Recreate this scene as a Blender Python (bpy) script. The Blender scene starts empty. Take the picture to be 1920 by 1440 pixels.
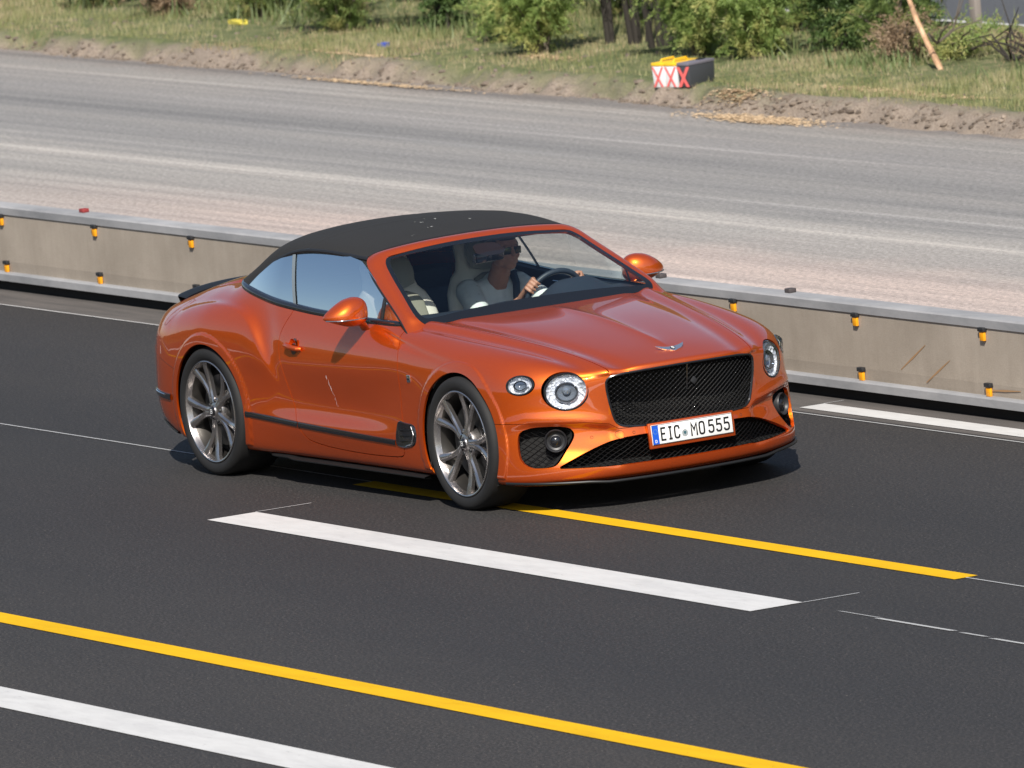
import bpy, bmesh, math, random
import numpy as np
from mathutils import Vector, Matrix, noise
R_=math.radians
S=bpy.context.scene
# ------------------------------------------------ camera
cam=bpy.data.cameras.new('camera'); camo=bpy.data.objects.new('camera',cam); S.collection.objects.link(camo); S.camera=camo
CP=np.array([49.2612472,-28.7495590,7.64643141]); YAW,PIT,ROL=2.62238423,-.122547222,-.0900938929
_f=np.array([math.cos(PIT)*math.cos(YAW),math.cos(PIT)*math.sin(YAW),math.sin(PIT)])
_r0=np.array([math.sin(YAW),-math.cos(YAW),0]);_u0=np.cross(_r0,_f)
_r=math.cos(ROL)*_r0+math.sin(ROL)*_u0;_u=-math.sin(ROL)*_r0+math.cos(ROL)*_u0
camo.matrix_world=Matrix(((_r[0],_u[0],-_f[0],CP[0]),(_r[1],_u[1],-_f[1],CP[1]),(_r[2],_u[2],-_f[2],CP[2]),(0,0,0,1)))
cam.sensor_width=36; cam.lens=19367.2115*36/1920; cam.clip_start=1; cam.clip_end=3000
cam.dof.use_dof=True; cam.dof.focus_distance=56.6; cam.dof.aperture_fstop=9
# ------------------------------------------------ light
SUN_EL,SUN_AZ=42,-33          # degrees; azimuth from +x
w=bpy.data.worlds.new('World'); S.world=w; w.use_nodes=True
nt=w.node_tree; nt.nodes.clear()
sk=nt.nodes.new('ShaderNodeTexSky'); sk.sky_type='NISHITA'; sk.sun_disc=False
sk.sun_elevation=R_(SUN_EL); sk.sun_rotation=R_(90-SUN_AZ); sk.air_density=1.0; sk.dust_density=1.0; sk.ozone_density=1
bg=nt.nodes.new('ShaderNodeBackground'); bg.inputs[1].default_value=.085
ow=nt.nodes.new('ShaderNodeOutputWorld'); nt.links.new(sk.outputs[0],bg.inputs[0]); nt.links.new(bg.outputs[0],ow.inputs[0])
sl=bpy.data.lights.new('sun','SUN'); sl.energy=5.0; sl.angle=R_(.53); sl.color=(1,.95,.87)
so=bpy.data.objects.new('sun',sl); S.collection.objects.link(so)
_d=Vector((math.cos(R_(SUN_EL))*math.cos(R_(SUN_AZ)),math.cos(R_(SUN_EL))*math.sin(R_(SUN_AZ)),math.sin(R_(SUN_EL))))
so.rotation_euler=_d.to_track_quat('Z','Y').to_euler()
S.view_settings.view_transform='Standard'; S.view_settings.look='None'; S.view_settings.exposure=.34; S.view_settings.gamma=1
S.render.engine='CYCLES'
# ------------------------------------------------ helpers
def nmesh(name,V,F,mat=None,parent=None,N=None,smooth=True,flat=None):
    """V (n,3) F list of tuples; N per-vertex normals or None; flat: set of face ids shaded flat"""
    me=bpy.data.meshes.new(name)
    me.from_pydata([tuple(map(float,v)) for v in V],[],[tuple(int(i) for i in f) for f in F]); me.update()
    if mat is not None:
        for m_ in (mat if isinstance(mat,(list,tuple)) else [mat]): me.materials.append(m_)
    if smooth: me.polygons.foreach_set('use_smooth',[True]*len(me.polygons))
    if flat is not None:
        for i in flat: me.polygons[i].use_smooth=False
    if N is not None:
        ln=np.zeros((len(me.loops),3)); li=np.zeros(len(me.loops),dtype=int); me.loops.foreach_get('vertex_index',li)
        ln=np.asarray(N)[li]
        if flat is not None:
            for i in flat:
                for l in me.polygons[i].loop_indices: ln[l]=me.polygons[i].normal
        me.normals_split_custom_set([tuple(x) for x in ln])
    o=bpy.data.objects.new(name,me); S.collection.objects.link(o)
    if parent is not None: o.parent=parent
    return o
def empty(name,loc=(0,0,0),parent=None):
    o=bpy.data.objects.new(name,None); o.location=loc; S.collection.objects.link(o)
    if parent is not None:o.parent=parent
    return o
def tag(o,label=None,cat=None,group=None,kind=None):
    if label:o['label']=label
    if cat:o['category']=cat
    if group:o['group']=group
    if kind:o['kind']=kind
    return o
def bobj(name,bm,mat,parent=None,smooth=True,recalc=True):
    if recalc: bmesh.ops.recalc_face_normals(bm,faces=bm.faces[:])
    me=bpy.data.meshes.new(name); bm.to_mesh(me); bm.free()
    for m_ in (mat if isinstance(mat,(list,tuple)) else [mat]): me.materials.append(m_)
    if smooth:
        me.polygons.foreach_set('use_smooth',[True]*len(me.polygons)); 
        try: me.set_sharp_from_angle(angle=R_(38))
        except Exception: pass
    o=bpy.data.objects.new(name,me); S.collection.objects.link(o)
    if parent is not None:o.parent=parent
    return o
def bbox(bm,c,s,rot=None,bev=0,seg=2):
    r=bmesh.ops.create_cube(bm,size=1); vs=r['verts']
    bmesh.ops.scale(bm,vec=s,verts=vs)
    if bev:
        es=list({e for v in vs for e in v.link_edges})
        rb=bmesh.ops.bevel(bm,geom=es,offset=bev,segments=seg,affect='EDGES',profile=.5); vs=list({v for f in rb['faces'] for v in f.verts}|{v for v in vs if v.is_valid})
    if rot is not None: bmesh.ops.rotate(bm,cent=(0,0,0),matrix=rot,verts=vs)
    bmesh.ops.translate(bm,vec=c,verts=vs); return vs
def tube(bm,pts,rad,n=8,closed=False,caps=True):
    P=[Vector(p) for p in pts]; m=len(P); rings=[]; up=None
    for i,p in enumerate(P):
        if closed: t=(P[(i+1)%m]-P[i-1])
        else: t=(P[min(i+1,m-1)]-P[max(i-1,0)])
        t.normalize()
        if up is None:
            a=Vector((0,0,1)) if abs(t.z)<.9 else Vector((1,0,0)); up=(a-t*a.dot(t)).normalized()
        else: up=(up-t*up.dot(t)).normalized()
        s=t.cross(up); r=rad[i] if hasattr(rad,'__len__') else rad
        rings.append([bm.verts.new(p+(up*math.cos(2*math.pi*k/n)+s*math.sin(2*math.pi*k/n))*r) for k in range(n)])
    for i in range(m if closed else m-1):
        A=rings[i];B=rings[(i+1)%m]
        for k in range(n): bm.faces.new((A[k],A[(k+1)%n],B[(k+1)%n],B[k]))
    if caps and not closed: bm.faces.new(rings[0][::-1]); bm.faces.new(rings[-1])
def lathe(bm,prof,axis_c,n=64,mat=None):
    """prof list of (r, h): revolve about local Y axis (h along +Y)"""
    rings=[]
    for r,h in prof:
        rings.append([bm.verts.new((axis_c[0]+r*math.cos(2*math.pi*k/n),axis_c[1]+h,axis_c[2]+r*math.sin(2*math.pi*k/n))) for k in range(n)])
    for a,b in zip(rings[:-1],rings[1:]):
        for k in range(n): bm.faces.new((a[k],a[(k+1)%n],b[(k+1)%n],b[k]))
def extrude_poly(bm,pts,depth):
    """pts 3D planar polygon, depth vector"""
    a=[bm.verts.new(p) for p in pts]; b=[bm.verts.new(Vector(p)+Vector(depth)) for p in pts]; n=len(pts)
    bm.faces.new(a); bm.faces.new(b[::-1])
    for i in range(n): bm.faces.new((a[i],b[i],b[(i+1)%n],a[(i+1)%n]))
# spline surface -------------------------------------------------
def bmat(n,sub):
    """uniform cubic B-spline basis for n control pts (ends interpolated) , (m,n)"""
    m=(n-1)*sub+1; M=np.zeros((m,n+2))
    for i in range(m):
        s=min(i//sub,n-2); t=i/sub-s
        b=np.array([(1-t)**3,3*t**3-6*t*t+4,-3*t**3+3*t*t+3*t+1,t**3])/6
        M[i,s:s+4]+=b
    E=np.zeros((n+2,n)); E[1:-1]=np.eye(n); E[0,0]=2;E[0,1]=-1; E[-1,-1]=2;E[-1,-2]=-1
    return M@E
def interp_ctrl(P,a):
    """sharpen control grid so that the spline passes closer to P; a=1 exact interpolation"""
    for ax in (0,1):
        n=P.shape[ax]; B=bmat(n,1); A=(1-a)*np.eye(n)+a*np.linalg.inv(B)
        P=np.tensordot(A,P,axes=(1,ax)); P=np.moveaxis(P,0,ax)
    return P
def surf(P,su,sv,a=1.0):
    C=interp_ctrl(P,a); U=bmat(P.shape[0],su); W_=bmat(P.shape[1],sv)
    Q=np.einsum('ui,ijk->ujk',U,C); return np.einsum('vj,ujk->uvk',W_,Q)
def gnormals(G):
    du=np.gradient(G,axis=0); dv=np.gradient(G,axis=1); n=np.cross(du,dv); l=np.linalg.norm(n,axis=2,keepdims=True); return n/np.maximum(l,1e-12)
def gfaces(nu,nv):
    i=np.arange(nu-1)[:,None]*nv+np.arange(nv-1)[None,:]; i=i.ravel()
    return [tuple(x) for x in np.stack([i,i+nv,i+nv+1,i+1],1).tolist()]
def sdf(P2,poly):
    """signed distance, + inside"""
    poly=np.asarray(poly,float); x=P2[:,0];y=P2[:,1]; d=np.full(len(P2),1e9); ins=np.zeros(len(P2),bool)
    for (ax,ay),(bx,by) in zip(poly,np.roll(poly,-1,0)):
        ex,ey=bx-ax,by-ay; L=ex*ex+ey*ey
        if L<1e-14: continue
        t=np.clip(((x-ax)*ex+(y-ay)*ey)/L,0,1); d=np.minimum(d,np.hypot(x-ax-t*ex,y-ay-t*ey))
        c=((ay>y)!=(by>y)); 
        if abs(ey)>1e-12: ins^=c&(x<ex*(y-ay)/ey+ax)
    return np.where(ins,d,-d)
def sdl(P2,line):
    """distance to open polyline with sign (+ = left of direction) and param"""
    line=np.asarray(line,float); x=P2[:,0];y=P2[:,1]; d=np.full(len(P2),1e9); sg=np.ones(len(P2)); tt=np.zeros(len(P2)); n=len(line)-1
    for k in range(n):
        ax,ay=line[k];bx,by=line[k+1]; ex,ey=bx-ax,by-ay; L=ex*ex+ey*ey
        t=np.clip(((x-ax)*ex+(y-ay)*ey)/L,0,1); q=np.hypot(x-ax-t*ex,y-ay-t*ey); c=ex*(y-ay)-ey*(x-ax)
        b=q<d-1e-9; d=np.where(b,q,d); sg=np.where(b,np.sign(c),sg); tt=np.where(b,(k+t)/n,tt)
    return d*sg,tt
def smooth_poly(pts,r=3,closed=True):
    """Chaikin corner cutting"""
    P=np.asarray(pts,float)
    for _ in range(r):
        if closed:
            Q=np.roll(P,-1,0); P=np.stack([P*.75+Q*.25,P*.25+Q*.75],1).reshape(-1,P.shape[1])
        else:
            A=P[:-1];B=P[1:]; P=np.concatenate([P[:1],np.stack([A*.75+B*.25,A*.25+B*.75],1).reshape(-1,P.shape[1]),P[-1:]])
    return P
def clip(M,f):
    V,N,F=M; f=np.where(np.abs(f)<1e-7,1e-7,f); inn=f>0
    Vn=[];Nn=[];mp={};cut={};out=[]
    def gv(i):
        k=mp.get(i)
        if k is None: k=len(Vn);mp[i]=k;Vn.append(V[i]);Nn.append(N[i])
        return k
    def ge(i,j):
        k=(i,j) if i<j else (j,i); q=cut.get(k)
        if q is None:
            i,j=k; t=f[i]/(f[i]-f[j]); q=len(Vn);cut[k]=q; Vn.append(V[i]+(V[j]-V[i])*t); n=N[i]+(N[j]-N[i])*t; Nn.append(n/max(np.linalg.norm(n),1e-9))
        return q
    il=inn.tolist()
    for fc in F:
        c=sum(il[i] for i in fc)
        if c==0: continue
        if c==len(fc): out.append(tuple(gv(i) for i in fc)); continue
        pl=[];L=len(fc)
        for k in range(L):
            i=fc[k];j=fc[(k+1)%L]
            if il[i]: pl.append(gv(i))
            if il[i]!=il[j]: pl.append(ge(i,j))
        if len(pl)>=3: out.append(tuple(pl))
    return np.array(Vn),np.array(Nn),out
def mirror(M):
    V,N,F=M; s=np.array([1,-1,1]); return V*s,N*s,[f[::-1] for f in F]
def merge(*Ms):
    V=[];N=[];F=[];o=0
    for m in Ms:
        V.append(m[0]);N.append(m[1]);F+= [tuple(i+o for i in f) for f in m[2]]; o+=len(m[0])
    return np.concatenate(V),np.concatenate(N),F
def panel(name,M,mat,parent,lip=.012,skip=None):
    """mesh object with folded-in edges"""
    V,N,F=M; cnt={}
    for f in F:
        for k in range(len(f)):
            a,b=f[k],f[(k+1)%len(f)]; cnt[(a,b)]=cnt.get((a,b),0)+1
    B=[e for e in cnt if (e[1],e[0]) not in cnt]
    V=list(V);N=list(N);F=list(F);flat=[];mp={}
    if lip:
        for a,b in B:
            if abs(V[a][1])<2e-3 and abs(V[b][1])<2e-3: continue
            if skip is not None and skip(V[a]) and skip(V[b]): continue
            for i in (a,b):
                if i not in mp: mp[i]=len(V);V.append(V[i]-N[i]*lip);N.append(N[i])
            flat.append(len(F)); F.append((b,a,mp[a],mp[b]))
    return nmesh(name,V,F,mat,parent,N=N,flat=flat)
# ------------------------------------------------ materials
def mat(name,base=(.5,.5,.5),rough=.5,metal=0,**k):
    m=bpy.data.materials.new(name); m.use_nodes=True; b=m.node_tree.nodes['Principled BSDF']
    b.inputs['Base Color'].default_value=(*base,1); b.inputs['Roughness'].default_value=rough; b.inputs['Metallic'].default_value=metal
    for kk,v in k.items(): b.inputs[kk.replace('_',' ')].default_value=v
    return m
def nd(m,t,**k):
    n=m.node_tree.nodes.new(t)
    for a,v in k.items(): setattr(n,a,v)
    return n
def lk(m,a,b): m.node_tree.links.new(a,b)
def bsdf(m): return m.node_tree.nodes['Principled BSDF']
def noise_node(m,scale,detail=4,rough=.6,sc=None,dist=0,rot=None):
    tc=nd(m,'ShaderNodeTexCoord'); n=nd(m,'ShaderNodeTexNoise'); n.inputs['Scale'].default_value=scale; n.inputs['Detail'].default_value=detail; n.inputs['Roughness'].default_value=rough; n.inputs['Distortion'].default_value=dist
    mp=nd(m,'ShaderNodeMapping')
    if sc: mp.inputs['Scale'].default_value=sc
    if rot: mp.inputs['Rotation'].default_value=rot
    lk(m,tc.outputs['Object'],mp.inputs[0]); lk(m,mp.outputs[0],n.inputs['Vector'])
    return n.outputs['Fac']
def ramp(m,fac,stops):
    r=nd(m,'ShaderNodeValToRGB'); e=r.color_ramp.elements
    while len(e)<len(stops): e.new(.5)
    for i,(p,c) in enumerate(stops): e[i].position=p; e[i].color=(*c,1) if len(c)==3 else c
    lk(m,fac,r.inputs[0]); mxv=max(max(c[:3]) for p,c in stops)
    if mxv>1:
        for i,(p,c) in enumerate(stops): e[i].color=(c[0]/mxv,c[1]/mxv,c[2]/mxv,1)
        return mixc(m,1.,r.outputs[0],(mxv,mxv,mxv),'MULTIPLY')
    return r.outputs[0]
def math_(m,op,a,b=None):
    n=nd(m,'ShaderNodeMath',operation=op)
    for i,v in enumerate((a,b)):
        if v is None: continue
        if hasattr(v,'default_value') or hasattr(v,'links'): lk(m,v,n.inputs[i])
        else: n.inputs[i].default_value=v
    return n.outputs[0]
def mixc(m,fac,a,b,bt='MIX'):
    n=nd(m,'ShaderNodeMix',data_type='RGBA',blend_type=bt)
    for i,v in ((0,fac),(6,a),(7,b)):
        if hasattr(v,'links'): lk(m,v,n.inputs[i])
        else: n.inputs[i].default_value=v if i==0 else (*v,1)
    return n.outputs[2]
def bump(m,h,strength=.3,dist=.01):
    n=nd(m,'ShaderNodeBump'); n.inputs['Strength'].default_value=strength; n.inputs['Distance'].default_value=dist; lk(m,h,n.inputs['Height']); lk(m,n.outputs[0],bsdf(m).inputs['Normal']); return n
# ------------------------------------------------ car paint & body materials
paint=mat('orange_metallic_paint',(.20,.022,.002),.5,0,Coat_Weight=1.0,Coat_Roughness=.012,Coat_IOR=1.8,Specular_IOR_Level=0)
_n=noise_node(paint,2600,2,.5); _f=ramp(paint,_n,[(.35,(0,0,0)),(.7,(1,1,1))])
lk(paint,mixc(paint,_f,(.29,.025,.002),(.42,.045,.004)),bsdf(paint).inputs['Base Color'])
_t=paint.node_tree; _b2=_t.nodes.new('ShaderNodeBsdfPrincipled'); _b2.inputs['Metallic'].default_value=1; _b2.inputs['Roughness'].default_value=.43
for _k,_v in (('Coat Weight',1),('Coat Roughness',.012),('Coat IOR',1.8)): _b2.inputs[_k].default_value=_v
lk(paint,mixc(paint,_f,(.95,.18,.010),(1.0,.30,.022)),_b2.inputs['Base Color'])
_mx=_t.nodes.new('ShaderNodeMixShader'); _mx.inputs[0].default_value=.43; lk(paint,bsdf(paint).outputs[0],_mx.inputs[1]); lk(paint,_b2.outputs[0],_mx.inputs[2]); lk(paint,_mx.outputs[0],[n for n in _t.nodes if n.type=='OUTPUT_MATERIAL'][0].inputs[0])
blk=mat('gloss_black_trim',(.012,.012,.014),.18,0,Coat_Weight=.5)
satin=mat('satin_black_plastic',(.02,.02,.022),.45)
dark=mat('dark_cavity',(.006,.006,.006),.9)
chrome=mat('bright_metal',(.8,.8,.82),.12,1)
carbon=mat('dark_carbon_lip',(.012,.013,.014),.42,0,Specular_IOR_Level=.3)
# ------------------------------------------------ body control grid (half, y>0)
# columns: each is list of 13 (x,y,z) rows from sill to glasshouse base
r6=[(.910,0,.750),(.905,.17,.748),(.878,.33,.744),(.823,.47,.733),(.765,.58,.726),(.695,.68,.722),(.600,.785,.712),(.490,.865,.700),(.345,.922,.690)]
up={0:[(.868,0,.788),(.68,0,.836),(.36,0,.895),(.02,0,.942),(-.30,0,.968),(-.585,0,.980)],
1:[(.863,.172,.786),(.675,.18,.833),(.35,.20,.891),(.01,.225,.938),(-.31,.25,.965),(-.60,.27,.980)],
2:[(.835,.335,.781),(.645,.35,.826),(.33,.385,.881),(0,.43,.927),(-.34,.475,.960),(-.635,.52,.980)],
3:[(.775,.485,.772),(.605,.505,.815),(.30,.55,.868),(-.03,.605,.909),(-.38,.66,.948),(-.68,.715,.978)],
4:[(.70,.59,.786),(.53,.60,.826),(.25,.64,.868),(-.08,.69,.905),(-.43,.745,.944),(-.735,.782,.974)],
5:[(.61,.685,.798),(.45,.695,.845),(.18,.73,.884),(-.14,.765,.915),(-.48,.795,.945),(-.785,.805,.971)],
6:[(.525,.782,.788),(.37,.785,.843),(.10,.80,.883),(-.21,.82,.912),(-.55,.828,.941),(-.86,.82,.970)],
7:[(.425,.856,.770),(.27,.856,.824),(.01,.865,.866),(-.31,.868,.898),(-.64,.855,.934),(-.94,.826,.971)],
8:[(.285,.908,.758),(.13,.907,.802),(-.10,.910,.842),(-.42,.900,.880),(-.75,.876,.926),(-1.05,.828,.972)]}
low={0:[(.80,0,.150),(.868,0,.175),(.893,0,.250),(.893,0,.370),(.872,0,.455),(.893,0,.600)],
1:[(.795,.17,.150),(.864,.17,.175),(.889,.17,.250),(.889,.17,.370),(.867,.17,.455),(.888,.17,.600)],
2:[(.775,.335,.150),(.845,.34,.175),(.870,.345,.250),(.868,.335,.370),(.845,.33,.455),(.862,.33,.600)],
3:[(.735,.48,.150),(.808,.50,.175),(.832,.50,.250),(.822,.49,.370),(.805,.475,.455),(.815,.47,.600)],
4:[(.68,.60,.150),(.755,.62,.175),(.778,.62,.250),(.765,.61,.370),(.755,.60,.455),(.757,.585,.600)],
5:[(.60,.71,.150),(.68,.735,.175),(.700,.74,.250),(.690,.725,.370),(.685,.71,.455),(.690,.690,.600)],
6:[(.50,.81,.150),(.575,.84,.175),(.592,.845,.250),(.590,.835,.370),(.593,.815,.455),(.597,.797,.600)],
7:[(.40,.865,.152),(.455,.905,.175),(.468,.912,.250),(.470,.905,.370),(.480,.892,.455),(.487,.878,.600)],
8:[(.31,.87,.152),(.335,.935,.178),(.342,.945,.250),(.345,.945,.370),(.348,.940,.455),(.347,.930,.600)]}
cols=[]
for c in range(9): cols.append(low[c]+[r6[c]]+up[c])
# side & rear: (x0, x12, [y..13], [z..13])
zl=[.160,.180,.260,.370,.455,.600]
def sidecol(x0,x12,yl,yz_up,zl=zl,w=(0,.05,.16,.32,.52,.75,1),dx=(0,0,0,0,0,0)):
    c=[(x0+dx[i],yl[i],zl[i]) for i in range(6)]
    for k,(y,z) in enumerate(yz_up): c.append((x0+(x12-x0)*w[k],y,z))
    cols.append(c)
sidecol(.12,-1.17,(.87,.930,.948,.953,.955,.955),[(.948,.685),(.936,.752),(.928,.796),(.918,.836),(.902,.876),(.870,.926),(.829,.973)])
sidecol(-.13,-1.28,(.87,.930,.950,.955,.957,.958),[(.952,.680),(.942,.750),(.934,.798),(.922,.840),(.900,.880),(.868,.930),(.829,.975)])
sidecol(-.39,-1.39,(.87,.930,.948,.952,.953,.954),[(.952,.680),(.946,.752),(.936,.805),(.918,.850),(.893,.892),(.862,.935),(.829,.978)])
sidecol(-.68,-1.50,(.865,.922,.943,.953,.945,.940),[(.944,.690),(.944,.760),(.931,.818),(.911,.862),(.886,.903),(.858,.942),(.829,.981)])
sidecol(-1.02,-1.62,(.865,.918,.943,.957,.928,.932),[(.942,.695),(.940,.765),(.926,.824),(.905,.868),(.881,.909),(.855,.946),(.829,.985)])
sidecol(-1.38,-1.79,(.865,.918,.943,.957,.922,.929),[(.940,.700),(.935,.768),(.921,.828),(.901,.874),(.878,.914),(.854,.951),(.829,.991)])
sidecol(-1.74,-1.98,(.865,.920,.943,.957,.924,.928),[(.936,.700),(.929,.770),(.915,.832),(.896,.880),(.875,.920),(.853,.958),(.829,1.003)])
sidecol(-2.06,-2.18,(.868,.925,.946,.957,.936,.932),[(.936,.700),(.928,.772),(.914,.836),(.896,.886),(.876,.930),(.853,.972),(.829,1.018)])
sidecol(-2.34,-2.36,(.875,.935,.955,.963,.957,.953),[(.952,.700),(.942,.776),(.926,.845),(.904,.900),(.878,.948),(.850,.993),(.822,1.040)])
sidecol(-2.61,-2.53,(.88,.945,.968,.974,.975,.976),[(.974,.700),(.966,.785),(.948,.858),(.918,.915),(.883,.960),(.845,1.010),(.808,1.064)])
sidecol(-2.88,-2.67,(.88,.948,.973,.980,.983,.984),[(.982,.700),(.974,.790),(.955,.865),(.922,.920),(.880,.962),(.828,1.015),(.778,1.082)])
sidecol(-3.14,-2.79,(.88,.942,.968,.975,.979,.980),[(.976,.700),(.966,.792),(.944,.866),(.905,.922),(.855,.966),(.787,1.025),(.726,1.095)])
sidecol(-3.38,-2.88,(.85,.918,.945,.955,.959,.959),[(.952,.705),(.940,.796),(.915,.868),(.872,.925),(.810,.975),(.725,1.040),(.640,1.103)],dx=(0,0,0,0,0,0),zl=[.195,.215,.285,.375,.455,.600])
sidecol(-3.58,-2.96,(.80,.870,.900,.912,.914,.910),[(.900,.710),(.888,.800),(.862,.870),(.815,.925),(.742,.985),(.640,1.055),(.525,1.110)],zl=[.235,.255,.310,.385,.460,.600])
sidecol(-3.74,-3.01,(.71,.785,.815,.830,.832,.826),[(.812,.715),(.800,.806),(.776,.875),(.727,.928),(.645,.992),(.530,1.065),(.395,1.115)],w=(0,.03,.10,.22,.42,.70,1),zl=[.235,.255,.310,.385,.460,.600])
sidecol(-3.86,-3.05,(.56,.640,.672,.690,.690,.683),[(.668,.720),(.658,.820),(.640,.890),(.592,.938),(.510,1.000),(.400,1.070),(.27,1.118)],w=(0,.02,.07,.18,.40,.70,1),zl=[.235,.255,.310,.385,.460,.600])
sidecol(-3.93,-3.07,(.30,.350,.370,.380,.380,.375),[(.365,.730),(.36,.830),(.350,.905),(.325,.950),(.275,1.008),(.21,1.075),(.135,1.120)],w=(0,.02,.06,.17,.39,.70,1),zl=[.235,.255,.310,.385,.460,.600])
sidecol(-3.95,-3.075,(0,)*6,[(0,.735),(0,.835),(0,.910),(0,.955),(0,1.012),(0,1.078),(0,1.121)],w=(0,.02,.06,.17,.39,.70,1),zl=[.235,.255,.310,.385,.460,.600])
CG=np.array(cols)                        # (27,13,3)
SU,SV=18,10
G=surf(CG,SU,SV,.85)
G[0,:,1]=0; G[-1,:,1]=0
NU,NV=G.shape[:2]
sst=lambda x:np.clip(x,0,1)**2*(3-2*np.clip(x,0,1))
def disp(G):
    N=gnormals(G); X,Y,Z=G[...,0],G[...,1],G[...,2]; P=G.reshape(-1,3); d=np.zeros(len(P)); x,y,z=P.T
    # hood centre crease
    k=sst((x+.60)/.25)*sst((.80-x)/.25)*(z>.77)
    d+=.010*np.exp(-np.abs(y)/.045)*k
    # hood edge ridge next to the shut line
    hd,ht=sdl(P[:,:2],[(.86,.455),(.60,.497),(.30,.545),(-.03,.60),(-.38,.655),(-.70,.715)])
    kk=(z>.74)*(x>-.95)*sst((x+.95)/.3)
    d+=kk*(.011*np.exp(-(hd/.05)**2)-.007*np.exp(-((hd-.085)/.05)**2)-.006*np.exp(-((hd+.09)/.05)**2))
    # wheel arch bands
    side=(y>.62)
    for cx,cz,R in ARCH:
        r=np.hypot(x-cx,z-cz); d+=side*(.007*(1-sst((r-R-.052)/.006)))*(r<R+.2)*(z>.2)
    # rear haunch
    hl=[(-3.35,.900),(-3.1,.945),(-2.9,.962),(-2.70,.966),(-2.54,.950),(-2.42,.915),(-2.33,.860),(-2.26,.79),(-2.20,.71),(-2.13,.62),(-2.08,.55)]
    hd,ht=sdl(np.stack([x,z],1),smooth_poly(hl,2,False))
    fade=sst(ht/.25)*sst((1-ht)/.38)*(y>.6)*sst((x+3.5)/.3)
    ins=-hd   # + inside (below / behind)
    prof=np.where(ins>0,.026*np.exp(-(ins/.17)**2),.026*np.exp(-(ins/.032)**2))-.012*np.exp(-((ins+.10)/.075)**2)
    d+=prof*fade
    # lower door scoop handled by rows; cheek ridge over the bumper scoop
    f=(x>.33)*sst((x-.36)/.12)
    cl=[(.40,.430),(.47,.462),(.60,.485),(.72,.500),(.84,.505),(.93,.47)]
    cd,ct=sdl(np.stack([y,z],1),cl)
    d+=f*sst((y-.40)/.08)*sst((z-.20)/.05)*(-.020*sst((-cd)/.022)*(1-sst((-cd-.13)/.12))*(1-sst((y-.80)/.12)))
    d+=f*sst((y-.42)/.1)*.008*np.exp(-((cd-.02)/.03)**2)
    return (P+N.reshape(-1,3)*d[:,None]).reshape(G.shape)
ARCH=[(-.010,.368,.402),(-2.851,.368,.400)]
G=disp(G); G[0,:,1]=0; G[-1,:,1]=0
GN=gnormals(G)
GN[0,:,1]=0;GN[-1,:,1]=0; GN/=np.linalg.norm(GN,axis=2,keepdims=True)
# orientation test: side normal must point +y
FULL=[G.reshape(-1,3),GN.reshape(-1,3),gfaces(NU,NV)]
_k=np.argmin(np.abs(G[:,50,0]+1.4)); 
if FULL[1][_k*NV+50][1]<0: FULL[1]=-FULL[1]; FULL[2]=[f[::-1] for f in FULL[2]]
FULL=tuple(FULL)
xz=lambda M:M[0][:,[0,2]]
yz=lambda M:M[0][:,[1,2]]
xy=lambda M:M[0][:,[0,1]]
GAP=.0028
# shut line polygons
HOOD=smooth_poly([(1.1,-.2),(1.1,.40),(.86,.455),(.60,.497),(.30,.545),(-.03,.60),(-.38,.655),(-.62,.70),(-.66,.735),(-.76,.735),(-.80,.60),(-.80,-.2)],2)
DOOR=smooth_poly([(-.735,1.3),(-.735,.97),(-.70,.90),(-.655,.80),(-.652,.62),(-.652,.34),(-.66,.262),(-.74,.245),(-1.2,.238),(-1.72,.262),(-1.83,.325),(-1.90,.43),(-2.0,.62),(-2.055,.76),(-2.06,.86),(-2.03,.93),(-1.99,1.0),(-1.99,1.3)],2)
GRILLE=smooth_poly([(-.6,.754),(.20,.752),(.38,.742),(.475,.728),(.478,.66),(.455,.54),(.43,.452),(.33,.436),(.15,.430),(-.6,.430)],2)
LGRILLE=smooth_poly([(-.7,.232),(.40,.236),(.70,.248),(.76,.252),(.70,.285),(.60,.330),(.48,.375),(.35,.398),(-.7,.40)],2)
SINTAKE=smooth_poly([(.67,.480),(.86,.484),(.885,.40),(.882,.262),(.77,.258),(.735,.285),(.65,.395),(.635,.44)],2)
BIG=(np.array([.683,.666,.672]),np.array([.80,.50,.30]),.104,1.20)
SML=(np.array([.525,.842,.716]),np.array([.80,.55,.20]),.057,1.40)
def lampf(M,L):
    c,n,r,asp=L; n=n/np.linalg.norm(n); D=M[0]-c; h=D@n; E_=D-h[:,None]*n; hz=np.cross([0,0,1.],n); hz/=np.linalg.norm(hz); u=E_@hz; q=np.sqrt(np.maximum((E_**2).sum(1)-u*u,0)+(u/asp)**2); return np.where(np.abs(h)<.2,r-q,-1.)
def archf(M): 
    P=M[0]; f=np.full(len(P),-1.)
    for cx,cz,R in ARCH: f=np.maximum(f,np.where(P[:,1]>.55,R-np.hypot(P[:,0]-cx,P[:,2]-cz),-1))
    return f
def frontonly(M,f): return np.where((M[0][:,0]>.33),f,-1.)
car=empty('convertible_car')
tag(car,'orange two-door convertible with closed black soft top driving on the asphalt lane','car')
M=clip(FULL,-archf(FULL))
for L in (BIG,SML): M=clip(M,-lampf(M,L))
for pg in (GRILLE,LGRILLE,SINTAKE): M=clip(M,-frontonly(M,sdf(yz(M),pg)))
def hoodf(M): return np.where((M[0][:,2]>.755)&(M[0][:,0]>-.9),sdf(xy(M),HOOD),-1.)
hood=clip(M,hoodf(M)-GAP); M=clip(M,-hoodf(M)-GAP)
doorf=lambda M:sdf(xz(M),DOOR)
door=clip(M,doorf(M)-GAP); M=clip(M,-doorf(M)-GAP)
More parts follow.
